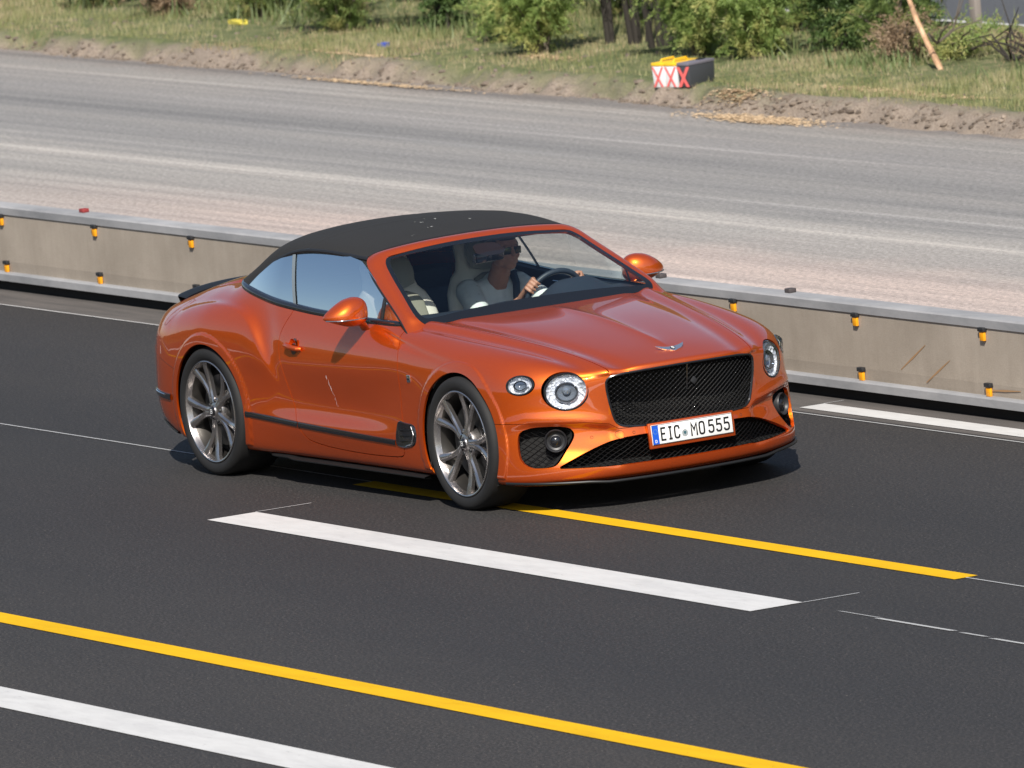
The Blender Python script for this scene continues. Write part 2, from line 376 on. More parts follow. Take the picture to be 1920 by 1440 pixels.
# front bumper split line: from arch to grille corner
def bumpf(M):
    P=M[0]; cut=np.interp(P[:,1],[0,.42,.47,.60,.80,.93,1.0],[.437,.437,.470,.492,.503,.505,.505]); return np.where(P[:,0]>.30,cut-P[:,2],-1.)
fb=clip(M,bumpf(M)-.0015); M=clip(M,-bumpf(M)-.0015)
panel('body',merge(M,mirror(M)),paint,car)
panel('hood',merge(hood,mirror(hood)),paint,car)
panel('front_bumper',merge(fb,mirror(fb)),paint,car,lip=.02)
for m_,lab in ((door,'left'),(mirror(door),'right')):
    d_=panel('door',m_,paint,car)
# ------------------------------------------------ glasshouse
def glass(name,tint,refl,ior=1.5,rough=0.0,mir=1.0):
    m=bpy.data.materials.new(name); m.use_nodes=True; t=m.node_tree; t.nodes.clear()
    o=t.nodes.new('ShaderNodeOutputMaterial'); tr=t.nodes.new('ShaderNodeBsdfTransparent'); tr.inputs[0].default_value=(*tint,1)
    gl=t.nodes.new('ShaderNodeBsdfGlossy'); gl.inputs['Roughness'].default_value=rough; gl.inputs[0].default_value=(*refl,1)
    fr=t.nodes.new('ShaderNodeFresnel'); ge=t.nodes.new('ShaderNodeNewGeometry'); mi=t.nodes.new('ShaderNodeMix'); mi.inputs[2].default_value=ior; mi.inputs[3].default_value=1/ior; t.links.new(ge.outputs['Backfacing'],mi.inputs[0]); t.links.new(mi.outputs[0],fr.inputs[0])
    mm=t.nodes.new('ShaderNodeMath'); mm.operation='MULTIPLY'; mm.use_clamp=True; mm.inputs[1].default_value=mir; m2=t.nodes.new('ShaderNodeMix'); m2.inputs[2].default_value=mir; m2.inputs[3].default_value=1; t.links.new(ge.outputs['Backfacing'],m2.inputs[0]); t.links.new(m2.outputs[0],mm.inputs[1]); t.links.new(fr.outputs[0],mm.inputs[0])
    mx=t.nodes.new('ShaderNodeMixShader'); t.links.new(mm.outputs[0],mx.inputs[0]); t.links.new(tr.outputs[0],mx.inputs[1]); t.links.new(gl.outputs[0],mx.inputs[2]); t.links.new(mx.outputs[0],o.inputs[0])
    return m
ws_glass=glass('windscreen_glass',(.90,.95,.93),(1,1,1),1.45,0,1.0)
sd_glass=glass('side_window_glass',(.78,.84,.84),(.92,.97,1),1.9,0,5.4)
frit=mat('windscreen_frit',(.010,.012,.016),.12)
cloth=mat('black_canvas',(.034,.033,.034),.85,0,Sheen_Weight=.0,Sheen_Roughness=.5)
_n=noise_node(cloth,900,2,.5); bump(cloth,_n,.25,.002)
_n2=noise_node(cloth,3.0,4,.6); lk(cloth,mixc(cloth,_n2,(.0085,.008,.0078),(.0155,.0145,.014)),bsdf(cloth).inputs['Base Color'])
rubber=mat('black_rubber_seal',(.012,.012,.014),.5)
def grid_obj(name,G_,mt,parent,flip=None,both=False,solid=0):
    """G_ (nu,nv,3) on y>=0 ; mirrored too when both"""
    N_=gnormals(G_); M_=(G_.reshape(-1,3),N_.reshape(-1,3),gfaces(*G_.shape[:2]))
    if flip is not None:
        c=M_[0].mean(0); s=((M_[1]*flip).sum(1)).mean()
        if s<0: M_=(M_[0],-M_[1],[f[::-1] for f in M_[2]])
    if both:
        M_=merge(M_,mirror(M_))
    if solid: return panel(name,M_,mt,parent,lip=solid)
    return nmesh(name,M_[0],M_[2],mt,parent,N=M_[1])
# windscreen frame: outer / inner rails
O_=[(-.60,.862,.895),(-.700,.843,.953),(-.78,.826,1.000),(-.90,.803,1.062),(-1.03,.778,1.124),(-1.16,.750,1.185),(-1.27,.722,1.238),(-1.345,.695,1.282),(-1.382,.650,1.310),(-1.384,.57,1.330),(-1.382,.40,1.346),(-1.380,.2,1.355),(-1.380,0,1.358)]
I_=[(-.56,.745,.925),(-.648,.742,.972),(-.700,.764,1.008),(-.80,.748,1.056),(-.92,.718,1.114),(-1.05,.687,1.176),(-1.16,.659,1.230),(-1.235,.635,1.270),(-1.282,.595,1.300),(-1.290,.52,1.311),(-1.286,.37,1.325),(-1.278,.19,1.336),(-1.275,0,1.339)]
O_=np.array(O_);I_=np.array(I_)
def crown(A,B,h,n=5):
    rows=[]
    for t in np.linspace(0,1,n):
        P=A*(1-t)+B*t; T=np.gradient(P,axis=0); W_=B-A; nn=np.cross(T,W_); nn/=np.linalg.norm(nn,axis=1,keepdims=True)
        s=np.where((nn@np.array([.3,.5,.8]))<0,-1,1)[:,None]; rows.append(P+nn*s*h*math.sin(math.pi*t))
    return np.stack(rows,1)
FR=surf(crown(O_,I_,.014),10,4,1.0)
grid_obj('windscreen_frame',FR,paint,car,flip=np.array([.3,.5,.8]),both=True,solid=.03)
# glass
mI=surf(np.stack([I_[1:],I_[1:]],1),10,1,1.0)[:,0]        # dense inner rail (from corner up to the centre of the header)
kc=int(np.argmin(np.abs(mI[:,1]-.60)+ (mI[:,0]>-1.2)*9))
sideR=mI[:kc+1]; topR=mI[kc:]
def wsurf(s,t):
    """s 0 centre..1 edge, t 0 base..1 header"""
    q=np.interp(t,np.linspace(0,1,len(sideR)),np.arange(len(sideR))); e=np.array([np.interp(q,np.arange(len(sideR)),sideR[:,k]) for k in range(3)]).T
    e0=np.array([-.655,.70,.985]); 
    c=np.array([-.572,0,.972])*(1-t)[:,None]+np.array([-1.275,0,1.339])*t[:,None]; c[:,2]+=.022*np.sin(np.pi*t)
    p=c*(1-s[:,None]**2.2)+e*(s[:,None]**2.2); p[:,1]=e[:,1]*s; return p
nu,nv=40,50
ss,tt=np.meshgrid(np.linspace(0,1,nu),np.linspace(-.0,1,nv),indexing='ij')
WS=wsurf(ss.ravel(),tt.ravel()).reshape(nu,nv,3)
WN=gnormals(WS); WM=(WS.reshape(-1,3),WN.reshape(-1,3),gfaces(nu,nv))
if WM[1][:,0].mean()<0: WM=(WM[0],-WM[1],[f[::-1] for f in WM[2]])
WM=merge(WM,mirror(WM)); st=np.concatenate([np.stack([ss.ravel(),tt.ravel()],1)]*2)
ff=sdf(st*np.array([.70,.80]),smooth_poly([(-1.5,.118),(.35,.110),(.645,.080),(.672,.11),(.676,.45),(.672,.735),(.655,.762),(.30,.752),(-1.5,.745)],2))
gm=clip(WM,ff); fm=clip(WM,-ff)
nmesh('windscreen',gm[0],gm[2],ws_glass,car,N=gm[1])
nmesh('windscreen_border',fm[0],fm[2],frit,car,N=fm[1])
# black cowl between bonnet and glass
cw=[];B0=G[:, -1]; ki=int(np.argmin(np.abs(B0[:,0]+.70)+(B0[:,1]<.6)*9))
a_=B0[:ki+1][::6]; b_=[]
for p in a_:
    s_=min(p[1]/.765,1.); b_.append(wsurf(np.array([s_]),np.array([.02]))[0])
a_=a_-np.array([0,0,.012]); b_=np.array(b_)-np.array([0,0,.004])
grid_obj('cowl_panel',np.stack([a_,(a_+b_)/2-np.array([0,0,.004]),b_],1),satin,car,flip=np.array([0,0,1.]),both=True)
# soft top
SEC=[[(-1.378,0,1.360),(-1.378,.2,1.357),(-1.380,.38,1.349),(-1.382,.51,1.338),(-1.384,.60,1.324),(-1.380,.668,1.302)],
[(-1.59,0,1.392),(-1.59,.2,1.389),(-1.59,.39,1.378),(-1.588,.53,1.362),(-1.585,.63,1.343),(-1.575,.690,1.318)],
[(-1.86,0,1.410),(-1.86,.2,1.407),(-1.855,.40,1.397),(-1.845,.535,1.382),(-1.83,.64,1.360),(-1.81,.700,1.330)],
[(-2.14,0,1.410),(-2.135,.2,1.408),(-2.12,.4,1.397),(-2.10,.54,1.381),(-2.075,.645,1.355),(-2.04,.704,1.324)],
[(-2.42,0,1.388),(-2.41,.2,1.385),(-2.385,.40,1.373),(-2.345,.545,1.356),(-2.29,.652,1.328),(-2.22,.707,1.297)],
[(-2.68,0,1.332),(-2.67,.2,1.328),(-2.63,.41,1.314),(-2.57,.56,1.296),(-2.49,.665,1.270),(-2.395,.714,1.243)],
[(-2.89,0,1.240),(-2.87,.21,1.234),(-2.82,.43,1.218),(-2.75,.585,1.200),(-2.65,.690,1.180),(-2.545,.732,1.163)],
[(-3.05,0,1.130),(-3.035,.22,1.128),(-2.99,.44,1.122),(-2.91,.60,1.116),(-2.79,.715,1.106),(-2.665,.756,1.092)]]
RG=surf(np.array(SEC),16,8,.95)
RN=gnormals(RG)
# faint bow and seam ridges under the cloth
X_=RG[...,0]; 
RG=RG+RN*(np.sign(RN[...,2:3].mean()))*(.0022*np.exp(-((X_+1.98)/.02)**2)+.0022*np.exp(-((X_+2.40)/.022)**2))[...,None]
grid_obj('soft_top',RG,cloth,car,flip=np.array([0,0,1.]),both=True,solid=.02)
# edge trim of the cloth
edge=RG[:,-1]
for sg in (1,-1):
    bm=bmesh.new(); e_=edge[::4]*np.array([1,sg,1]); e_=e_-np.array([0,0,.010])-np.array([0,sg*.006,0]); tube(bm,e_,.013,8); bobj('window_seal',bm,rubber,car)
bm=bmesh.new(); hh=RG[0][::3]; pts=[tuple(p*np.array([1,-1,1])) for p in hh[::-1]]+[tuple(p) for p in hh[1:]]; tube(bm,[(p[0]-.002,p[1],p[2]+.001) for p in pts],.0065,6); bobj('header_seal',bm,rubber,car)
# side glass
def sideglass(name,poly,off=0.,mt=sd_glass,sgn=1):
    poly=np.array(poly); x0,x1=poly[:,0].min()-.02,poly[:,0].max()+.02; z0,z1=poly[:,1].min()-.02,poly[:,1].max()+.02
    nx=max(int((x1-x0)/.02),3);nz=max(int((z1-z0)/.02),3)
    X,Z=np.meshgrid(np.linspace(x0,x1,nx),np.linspace(z0,z1,nz),indexing='ij')
    Y=.815-(Z-.97)*.22-((Z-.97).clip(0))**2*.42+off - .03*np.clip((-2.25-X)/.45,0,1)**2
    Gs=np.stack([X,Y,Z],-1); N_=gnormals(Gs); 
    if N_[...,1].mean()<0: N_=-N_; F_=[f[::-1] for f in gfaces(nx,nz)]
    else: F_=gfaces(nx,nz)
    M_=clip((Gs.reshape(-1,3),N_.reshape(-1,3),F_),sdf(Gs.reshape(-1,3)[:,[0,2]],poly))
    if sgn<0: M_=mirror(M_)
    return nmesh(name,M_[0],M_[2],mt,car,N=M_[1])
divm=mat('dark_chrome_divider',(.17,.20,.22),.4,0)
W1=[(-1.035,.950),(-1.99,.985),(-2.155,1.30),(-2.03,1.318),(-1.80,1.325),(-1.58,1.312),(-1.385,1.288),(-1.26,1.235),(-1.15,1.185),(-1.03,1.128)]
W2=[(-2.010,.985),(-2.66,1.04),(-2.655,1.085),(-2.54,1.155),(-2.39,1.235),(-2.22,1.288),(-2.175,1.297)]
W3=[(-.73,.945),(-1.015,.950),(-1.012,1.118),(-.90,1.063),(-.78,1.003)]
for sg in (1,-1):
    sideglass('door_window',W1,sgn=sg); sideglass('quarter_window',W2,sgn=sg); sideglass('vent_window',W3,sgn=sg)
    D1=[(-1.985,.97),(-2.018,.97),(-2.186,1.30),(-2.148,1.30)]; D2=[(-1.012,.95),(-1.038,.95),(-1.034,1.13),(-1.008,1.12)]
    sideglass('window_divider',D1,off=.006,mt=divm,sgn=sg); sideglass('window_divider',D2,off=.006,mt=satin,sgn=sg)
    # A pillar seal line
    bm=bmesh.new(); o_=surf(np.stack([O_[:7],O_[:7]],1),6,1,1.)[:,0]; o_=(o_+np.array([-.008,-.004,-.004]))*np.array([1,sg,1]); tube(bm,o_,.009,6); bobj('pillar_seal',bm,rubber,car)
# belt trim: dark gloss strip along the belt and round the soft top base
ks=int(np.argmin(np.abs(B0[:,0]+.735)+(B0[:,1]<.7)*9)); bp=B0[ks:]
pr=[(.006,-.014),(.010,-.006),(.009,.008),(.003,.018),(-.012,.022),(-.030,.020)]
T_=np.gradient(bp,axis=0); T_[:,2]=0; T_/=np.linalg.norm(T_,axis=1,keepdims=True); outw=np.cross(T_,np.array([0,0,1.])); 
if outw[20,1]<0: outw=-outw
BG=np.stack([bp+outw*a+np.array([0,0,1.])*b for a,b in pr],1)
BG[-1,:,1]=0
grid_obj('belt_trim',BG,blk,car,flip=np.array([0,0,1.]),both=True)
# ------------------------------------------------ wheels
tyre_m=mat('tyre_rubber',(.022,.022,.023),.75)
_n=noise_node(tyre_m,9,3,.6); lk(tyre_m,mixc(tyre_m,_n,(.006,.006,.0065),(.013,.0125,.0125)),bsdf(tyre_m).inputs['Base Color'])
rim_m=mat('dark_grey_alloy',(.50,.47,.46),.26,.95,Coat_Weight=.3)
rim_in=mat('dark_alloy_barrel',(.07,.065,.06),.4,.8)
disc_m=mat('brake_disc_iron',(.10,.10,.10),.4,.9)
cal_m=mat('black_caliper',(.012,.012,.012),.3)
white_m=mat('white_enamel',(.75,.75,.75),.35)
def wheel(name,cx,cy,ang,W_,sgn,steer=0):
    """outer face at local y=0 looking to -y"""
    w_=empty(name,(cx,cy,.374),car)
    if sgn>0: w_.rotation_euler=(0,0,math.pi)
    bm=bmesh.new()
    lathe(bm,[(.286,.03),(.291,.016),(.300,.006),(.312,-.002),(.330,-.007),(.345,-.006),(.357,0),(.366,.010),(.371,.024),(.3735,.05),(.3745,W_/2),(.3735,W_-.05),(.370,W_-.02),(.355,W_),(.31,W_),(.285,W_-.03)],(0,0,0),96)
    # shallow grooves
    bobj('tyre',bm,tyre_m,w_)
    bm=bmesh.new()
    lathe(bm,[(.288,.024),(.2965,.010),(.2965,.002),(.292,-.001),(.287,.001),(.284,.008),(.281,.018),(.276,.034)],(0,0,0),96)
    rm=bobj('rim',bm,rim_m,w_)
    bm=bmesh.new(); lathe(bm,[(.276,.034),(.270,.05),(.262,.08),(.255,.16),(.258,.22)],(0,0,0),64); bobj('rim_barrel',bm,rim_in,w_)
    bm=bmesh.new()
    # hub
    lathe(bm,[(.0,.018),(.030,.018),(.034,.024),(.050,.028),(.078,.040),(.086,.060),(.088,.11)],(0,0,0),48)
    for c in range(5):
        for s in (-1,1):
            a0=R_(ang+72*c); n=9; 
            secs=[]
            for i in range(n):
                t=i/(n-1); r=.050+(.284-.050)*t
                a=a0+s*(.10*(1-t)+R_(14.5)*t**.85)*(1 if t>0 else 1); a=a0+s*R_(2.5+12.*t**.9)*1.0 if t>.15 else a0+s*R_(9-20*t if t<.2 else 5)
                hw=.0205-.005*math.sin(math.pi*t)+.005*t*t; dep=.024+.020*math.sin(math.pi*min(t*1.1,1))*.6-(.016*t)
                d=Vector((math.cos(a),0,math.sin(a))); q=Vector((-math.sin(a),0,math.cos(a)))
                C_=d*r
                sec=[C_-q*hw+Vector((0,dep+.030,0)),C_-q*hw+Vector((0,dep+.008,0)),C_-q*hw*.45+Vector((0,dep,0)),C_+q*hw*.45+Vector((0,dep,0)),C_+q*hw+Vector((0,dep+.008,0)),C_+q*hw+Vector((0,dep+.030,0))]
                secs.append([bm.verts.new(p) for p in sec])
            for A,B in zip(secs[:-1],secs[1:]):
                for k in range(5): bm.faces.new((A[k],A[k+1],B[k+1],B[k]))
    bobj('spokes',bm,rim_m,w_)
    for c in range(5):
        bm=bmesh.new(); a=R_(ang+36+72*c); lathe(bm,[(0,.026),(.009,.026),(.011,.030),(.012,.05)],(.062*math.cos(a),0,.062*math.sin(a)),12); bobj('lug_nut',bm,satin,w_)
    bm=bmesh.new(); lathe(bm,[(0,.010),(.022,.010),(.0265,.013),(.028,.02)],(0,0,0),32); hc=bobj('hub_cap',bm,blk,w_)
    bm=bmesh.new(); lathe(bm,[(.10,.085),(.205,.085),(.205,.10),(.10,.10)],(0,0,0),64); bobj('brake_disc',bm,disc_m,w_)
    bm=bmesh.new()
    sx=1 if sgn<0 else -1
    pts=[];A0,A1=R_(-38),R_(38)
    for i in range(12):
        a=A0+(A1-A0)*i/11; pts.append((sx*.232*math.cos(a),0.055,.232*math.sin(a)))
    for i in range(12):
        a=A1-(A1-A0)*i/11; pts.append((sx*.165*math.cos(a),0.055,.165*math.sin(a)))
    extrude_poly(bm,pts,(0,.05,0)); bobj('brake_caliper',bm,cal_m,w_)
    bm=bmesh.new(); lathe(bm,[(.25,.12),(.0,.12)],(0,0,0),48); bobj('wheel_back',bm,dark,w_)
    letter(w_,'B',(0,.0085,0),.026,.022,white_m,face='-y',name='hub_letter')
    return w_
# ------------------------------------------------ stroke lettering
GL={'E':[[(.9,0),(0,0),(0,1),(.9,1)],[(0,.52),(.75,.52)]],
'I':[[(.5,0),(.5,1)],[(.1,0),(.9,0)],[(.1,1),(.9,1)]],
'C':[[(1,.20),(.9,.04),(.65,0),(.3,0),(.06,.08),(0,.25),(0,.75),(.06,.92),(.3,1),(.65,1),(.9,.96),(1,.80)]],
'M':[[(0,0),(0,1),(.5,.45),(1,1),(1,0)]],
'O':[[(.3,0),(.06,.08),(0,.25),(0,.75),(.06,.92),(.3,1),(.7,1),(.94,.92),(1,.75),(1,.25),(.94,.08),(.7,0),(.3,0)]],
'5':[[(0,.14),(.12,.03),(.35,0),(.65,0),(.92,.08),(1,.25),(1,.38),(.92,.54),(.65,.60),(.08,.58),(.12,1),(.92,1)]],
'D':[[(0,0),(0,1),(.55,1),(.9,.85),(1,.6),(1,.4),(.9,.15),(.55,0),(0,0)]],
'B':[[(0,0),(0,1),(.6,1),(.9,.9),(.92,.65),(.6,.53),(0,.53)],[(.6,.53),(.96,.42),(1,.15),(.7,0),(0,0)]],
'1':[[(.1,.7),(.5,1),(.5,0)]]}
def ribbon(bm,pts,hw,mapf,th=.0008):
    P=[Vector((p[0],p[1],0)) for p in pts]; n=len(P); L=[];Rr=[]
    closed=(P[0]-P[-1]).length<1e-6
    for i in range(n):
        if closed: a=P[i]-P[i-1 if i>0 else n-2]; b=P[(i+1) if i<n-1 else 1]-P[i]
        else:
            a=P[i]-P[max(i-1,0)]; b=P[min(i+1,n-1)]-P[i]
            if a.length<1e-9:a=b
            if b.length<1e-9:b=a
        a=a.normalized();b=b.normalized(); na=Vector((-a.y,a.x,0));nb=Vector((-b.y,b.x,0)); m_=(na+nb); 
        if m_.length<1e-6: m_=na
        m_.normalize(); k=hw/max(m_.dot(na),.45); L.append(P[i]+m_*k);Rr.append(P[i]-m_*k)
    if not closed:
        a=(P[1]-P[0]).normalized()*hw*.9;b=(P[-1]-P[-2]).normalized()*hw*.9; L[0]-=a;Rr[0]-=a;L[-1]+=b;Rr[-1]+=b
    vl=[bm.verts.new(mapf(p.x,p.y,th)) for p in L]; vr=[bm.verts.new(mapf(p.x,p.y,th)) for p in Rr]
    for i in range(n-1): 
        try: bm.faces.new((vr[i],vr[i+1],vl[i+1],vl[i]))
        except ValueError: pass
def letter(parent,ch,loc,w_,h_,mt,face='-y',name='letter',hw=None):
    bm=bmesh.new(); hw=hw or h_*.09
    for k,st_ in enumerate(GL[ch]):
        ribbon(bm,[((u-.5)*w_*.8,(v-.5)*h_) for u,v in st_],hw,lambda a,b,t:Vector((loc[0]+a,loc[1]-.0005*k,loc[2]+b)))
    return bobj(name,bm,mt,parent,smooth=False)
wheel('wheel',0,-.957,77-6,.275,-1); wheel('wheel',-2.851,-.978,113,.31,-1)
wheel('wheel',0,.957,30,.275,1); wheel('wheel',-2.851,.978,50,.31,1)
# arch liners and underbody (dark)
for cx,cz,R in ARCH:
    for s in (-1,1):
        bm=bmesh.new(); n=40; rg=[]
        for yy in (.925,.60):
            rg.append([bm.verts.new((cx+(R+.012)*math.cos(a),s*yy,max(cz+(R+.012)*math.sin(a),.16))) for a in [R_(-40)+(R_(260))*k/n for k in range(n+1)]])
        for k in range(n): bm.faces.new((rg[0][k],rg[0][k+1],rg[1][k+1],rg[1][k]))
        c=rg[1]; bm.faces.new(c)
        bobj('arch_liner',bm,dark,car,smooth=False)
bm=bmesh.new()
for x0,x1,yy in ((.66,.40,.58),(.42,-.42,.60),(-.42,-2.43,.87),(-2.43,-3.28,.60),(-3.28,-3.80,.66)):
    bbox(bm,((x0+x1)/2,0,.185),(x0-x1-.002,yy*2,.05))
bobj('underbody',bm,dark,car,smooth=False)
# ------------------------------------------------ front details
_fv=FULL[0][(FULL[0][:,0]>.30)&(FULL[0][:,2]<.80)]
def nosex(y,z):
    y=abs(y); d=(_fv[:,1]-y)**2+(_fv[:,2]-z)**2; i=np.argpartition(d,4)[:4]; w_=1/(d[i]+1e-7); return float((w_*_fv[i,0]).sum()/w_.sum())
_sv=FULL[0][(FULL[0][:,1]>.6)&(FULL[0][:,2]<.97)]
def sidey(x,z):
    d=(_sv[:,0]-x)**2+(_sv[:,2]-z)**2; i=np.argpartition(d,4)[:4]; w_=1/(d[i]+1e-7); return float((w_*_sv[i,1]).sum()/w_.sum())
mesh_m=mat('gloss_black_mesh',(.004,.004,.0045),.5,0,Specular_IOR_Level=.12)
def seg_clip(a,b,poly):
    """pieces of segment a-b inside polygon"""
    ts=[0,1]; ax,ay=a;dx,dy=b[0]-a[0],b[1]-a[1]
    for (px,py),(qx,qy) in zip(poly,np.roll(poly,-1,0)):
        ex,ey=qx-px,qy-py; den=dx*ey-dy*ex
        if abs(den)<1e-12: continue
        t=((px-ax)*ey-(py-ay)*ex)/den; u=((px-ax)*dy-(py-ay)*dx)/den
        if 0<t<1 and 0<=u<=1: ts.append(t)
    ts=sorted(ts); out=[]
    for t0,t1 in zip(ts[:-1],ts[1:]):
        if t1-t0<1e-5: continue
        m_=(t0+t1)/2
        if sdf(np.array([[ax+dx*m_,ay+dy*m_]]),poly)[0]>0: out.append(((ax+dx*t0,ay+dy*t0),(ax+dx*t1,ay+dy*t1)))
    return out
def lattice(name,poly,pitch_y,pitch_z,inset,r,parent=car,xf=None):
    poly=np.asarray(poly); bm=bmesh.new(); y0,y1=poly[:,0].min(),poly[:,0].max(); z0,z1=poly[:,1].min(),poly[:,1].max()
    xf=xf or nosex; k=pitch_z/pitch_y; hgt=(z1-z0)/k
    for fam in (1,-1):
        n0=int(math.floor((y0-hgt)/pitch_y))-1; n1=int(math.ceil((y1+hgt)/pitch_y))+1
        for n in range(n0,n1+1):
            yb=n*pitch_y
            a=(yb,z0-.001); b=(yb+fam*(z1-z0+.002)/k,z1+.001)
            for p,q in seg_clip(a,b,poly):
                L=math.hypot(q[0]-p[0],q[1]-p[1]); m_=max(int(L/.04),1)
                P=[]
                for i in range(m_+1):
                    t=i/m_; y=p[0]+(q[0]-p[0])*t; z=p[1]+(q[1]-p[1])*t; P.append((xf(y,z)-inset+(.0012 if fam>0 else 0),y,z))
                tube(bm,P,r,4,caps=False)
    return bobj(name,bm,mesh_m,parent,recalc=False)
def full(poly):
    p=[q for q in np.asarray(poly).tolist() if q[0]>=0]; 
    # order: keep contiguous chain from y=0 bottom... 
    pts=np.array(poly); i=[k for k in range(len(pts)) if pts[k][0]<0 and pts[(k+1)%len(pts)][0]>=0][0]
    ch=[]; k=(i+1)%len(pts)
    while pts[k][0]>=0: ch.append(tuple(pts[k])); k=(k+1)%len(pts)
    return np.array(ch+[(-a,b) for a,b in ch[::-1]])
GF=full(GRILLE); LF=full(LGRILLE)
lattice('grille_mesh',GF,.034,.027,.022,.0026)
bead_m=mat('gloss_black_glint_bead',(.02,.02,.022),.06,.3,Coat_Weight=1)
def glint_beads(name,poly,py,pz,inset,r,z0):
    from itertools import product
    V=[];F=[];n=0; P,FF=None,None
    ico=[(math.sin(math.pi*j/5)*math.cos(2*math.pi*k/8),math.sin(math.pi*j/5)*math.sin(2*math.pi*k/8),math.cos(math.pi*j/5)) for j in range(1,5) for k in range(8)]
    C=[]
    for i in range(-60,60):
        for j in range(0,40): C.append((i*py/2,z0+j*pz/2+0.)) if (i+j)%2==0 else None
    C=np.array(C); C=C[sdf(C,poly)>.004]
    for y,z in C:
        x=nosex(y,z)-inset+.002
        for q in ico: V.append((x+q[0]*r,y+q[1]*r,z+q[2]*r))
        for j in range(3):
            for k in range(8): F.append((n+j*8+k,n+j*8+(k+1)%8,n+(j+1)*8+(k+1)%8,n+(j+1)*8+k))
        F.append(tuple(n+k for k in range(7,-1,-1))); F.append(tuple(n+24+k for k in range(8))); n+=32
    o=nmesh(name,V,F,bead_m,car); bm=bmesh.new(); bm.from_mesh(o.data); bmesh.ops.recalc_face_normals(bm,faces=bm.faces[:]); bm.to_mesh(o.data); bm.free(); o['kind']='stuff'
glint_beads('grille_glint_beads',GF,.034,.027,.022,.0040,GF[:,1].min()-.001)  # small beads added at the mesh crossings to make sun glints
lattice('lower_grille_mesh',LF,.040,.024,.030,.0022)
for s in (1,-1):
    P_=np.array(SINTAKE)*np.array([s,1]); lattice('side_intake_mesh',P_,.036,.030,.045,.002)
# backing tubs
def tub(name,poly,depth,inset0=.0,m=dark,back=True):
    bm=bmesh.new(); poly=[tuple(p) for p in poly]
    rA=[bm.verts.new((nosex(y,z)-inset0-.002,y,z)) for y,z in poly]; cx=float(np.mean([v.co.x for v in rA]))
    rB=[bm.verts.new((v.co.x-depth,v.co.y,v.co.z)) for v in rA]; n=len(rA)
    for i in range(n): bm.faces.new((rA[i],rA[(i+1)%n],rB[(i+1)%n],rB[i]))
    if back:
        c=bm.verts.new(tuple(np.mean([v.co for v in rB],axis=0)))
        for i in range(n): bm.faces.new((rB[i],rB[(i+1)%n],c))
    return bobj(name,bm,m,car)
tub('grille_duct',GF[::2],.12,.01); tub('lower_duct',LF[::2],.10,.02)
for s in (1,-1): tub('side_duct',(np.array(SINTAKE)*np.array([s,1]))[::2],.08,.02)
def rim_tube(name,poly,r,inset,m,closed=True):
    bm=bmesh.new(); P=[(nosex(y,z)-inset,y,z) for y,z in poly]; tube(bm,P,r,8,closed=closed); return bobj(name,bm,m,car)
gp=GF.copy(); c_=np.array([0,.595]); rim_tube('grille_surround',c_+(GF-c_)*np.array([.992,.985]),.0075,.004,blk)
# centre bar and radar square
bm=bmesh.new(); tube(bm,[(nosex(0,.752)-.004,0,.752),(nosex(0,.66)-.012,0,.66),(nosex(0,.60)-.016,0,.60)],.004,6); bobj('grille_centre_bar',bm,blk,car)
bm=bmesh.new(); rt=Matrix.Rotation(R_(45),4,'X'); bbox(bm,(0,0,0),(.008,.034,.034),rot=rt,bev=.003); bmesh.ops.translate(bm,vec=(nosex(.045,.645)-.014,.045,.645),verts=bm.verts[:]); bobj('radar_sensor',bm,satin,car)
# headlamps
lens_m=glass('lamp_lens',(.93,.95,.97),(1,1,1),1.5)
refl_m=mat('lamp_crystal',(.72,.74,.78),.25,.25)
_tc=nd(refl_m,'ShaderNodeTexCoord'); _vo=nd(refl_m,'ShaderNodeTexVoronoi',feature='F1'); _vo.inputs['Scale'].default_value=52; lk(refl_m,_tc.outputs['Object'],_vo.inputs['Vector'])
_sp=nd(refl_m,'ShaderNodeBump'); _sp.inputs['Strength'].default_value=1; _sp.inputs['Distance'].default_value=.012; lk(refl_m,_vo.outputs['Distance'],_sp.inputs['Height']); lk(refl_m,_sp.outputs[0],bsdf(refl_m).inputs['Normal'])
_cr=ramp(refl_m,_vo.outputs['Color'],[(0,(.30,.32,.36)),(.30,(.62,.64,.70)),(.7,(.85,.87,.9)),(1,(.95,.95,.97))]); lk(refl_m,_cr,bsdf(refl_m).inputs['Base Color'])
refl2=mat('lamp_chrome_ring',(.10,.11,.13),.10,.6)
drl=mat('lamp_white_diffuser',(.62,.64,.68),.3)
proj_m=mat('lamp_projector_glass',(.30,.34,.40),.10,.6)
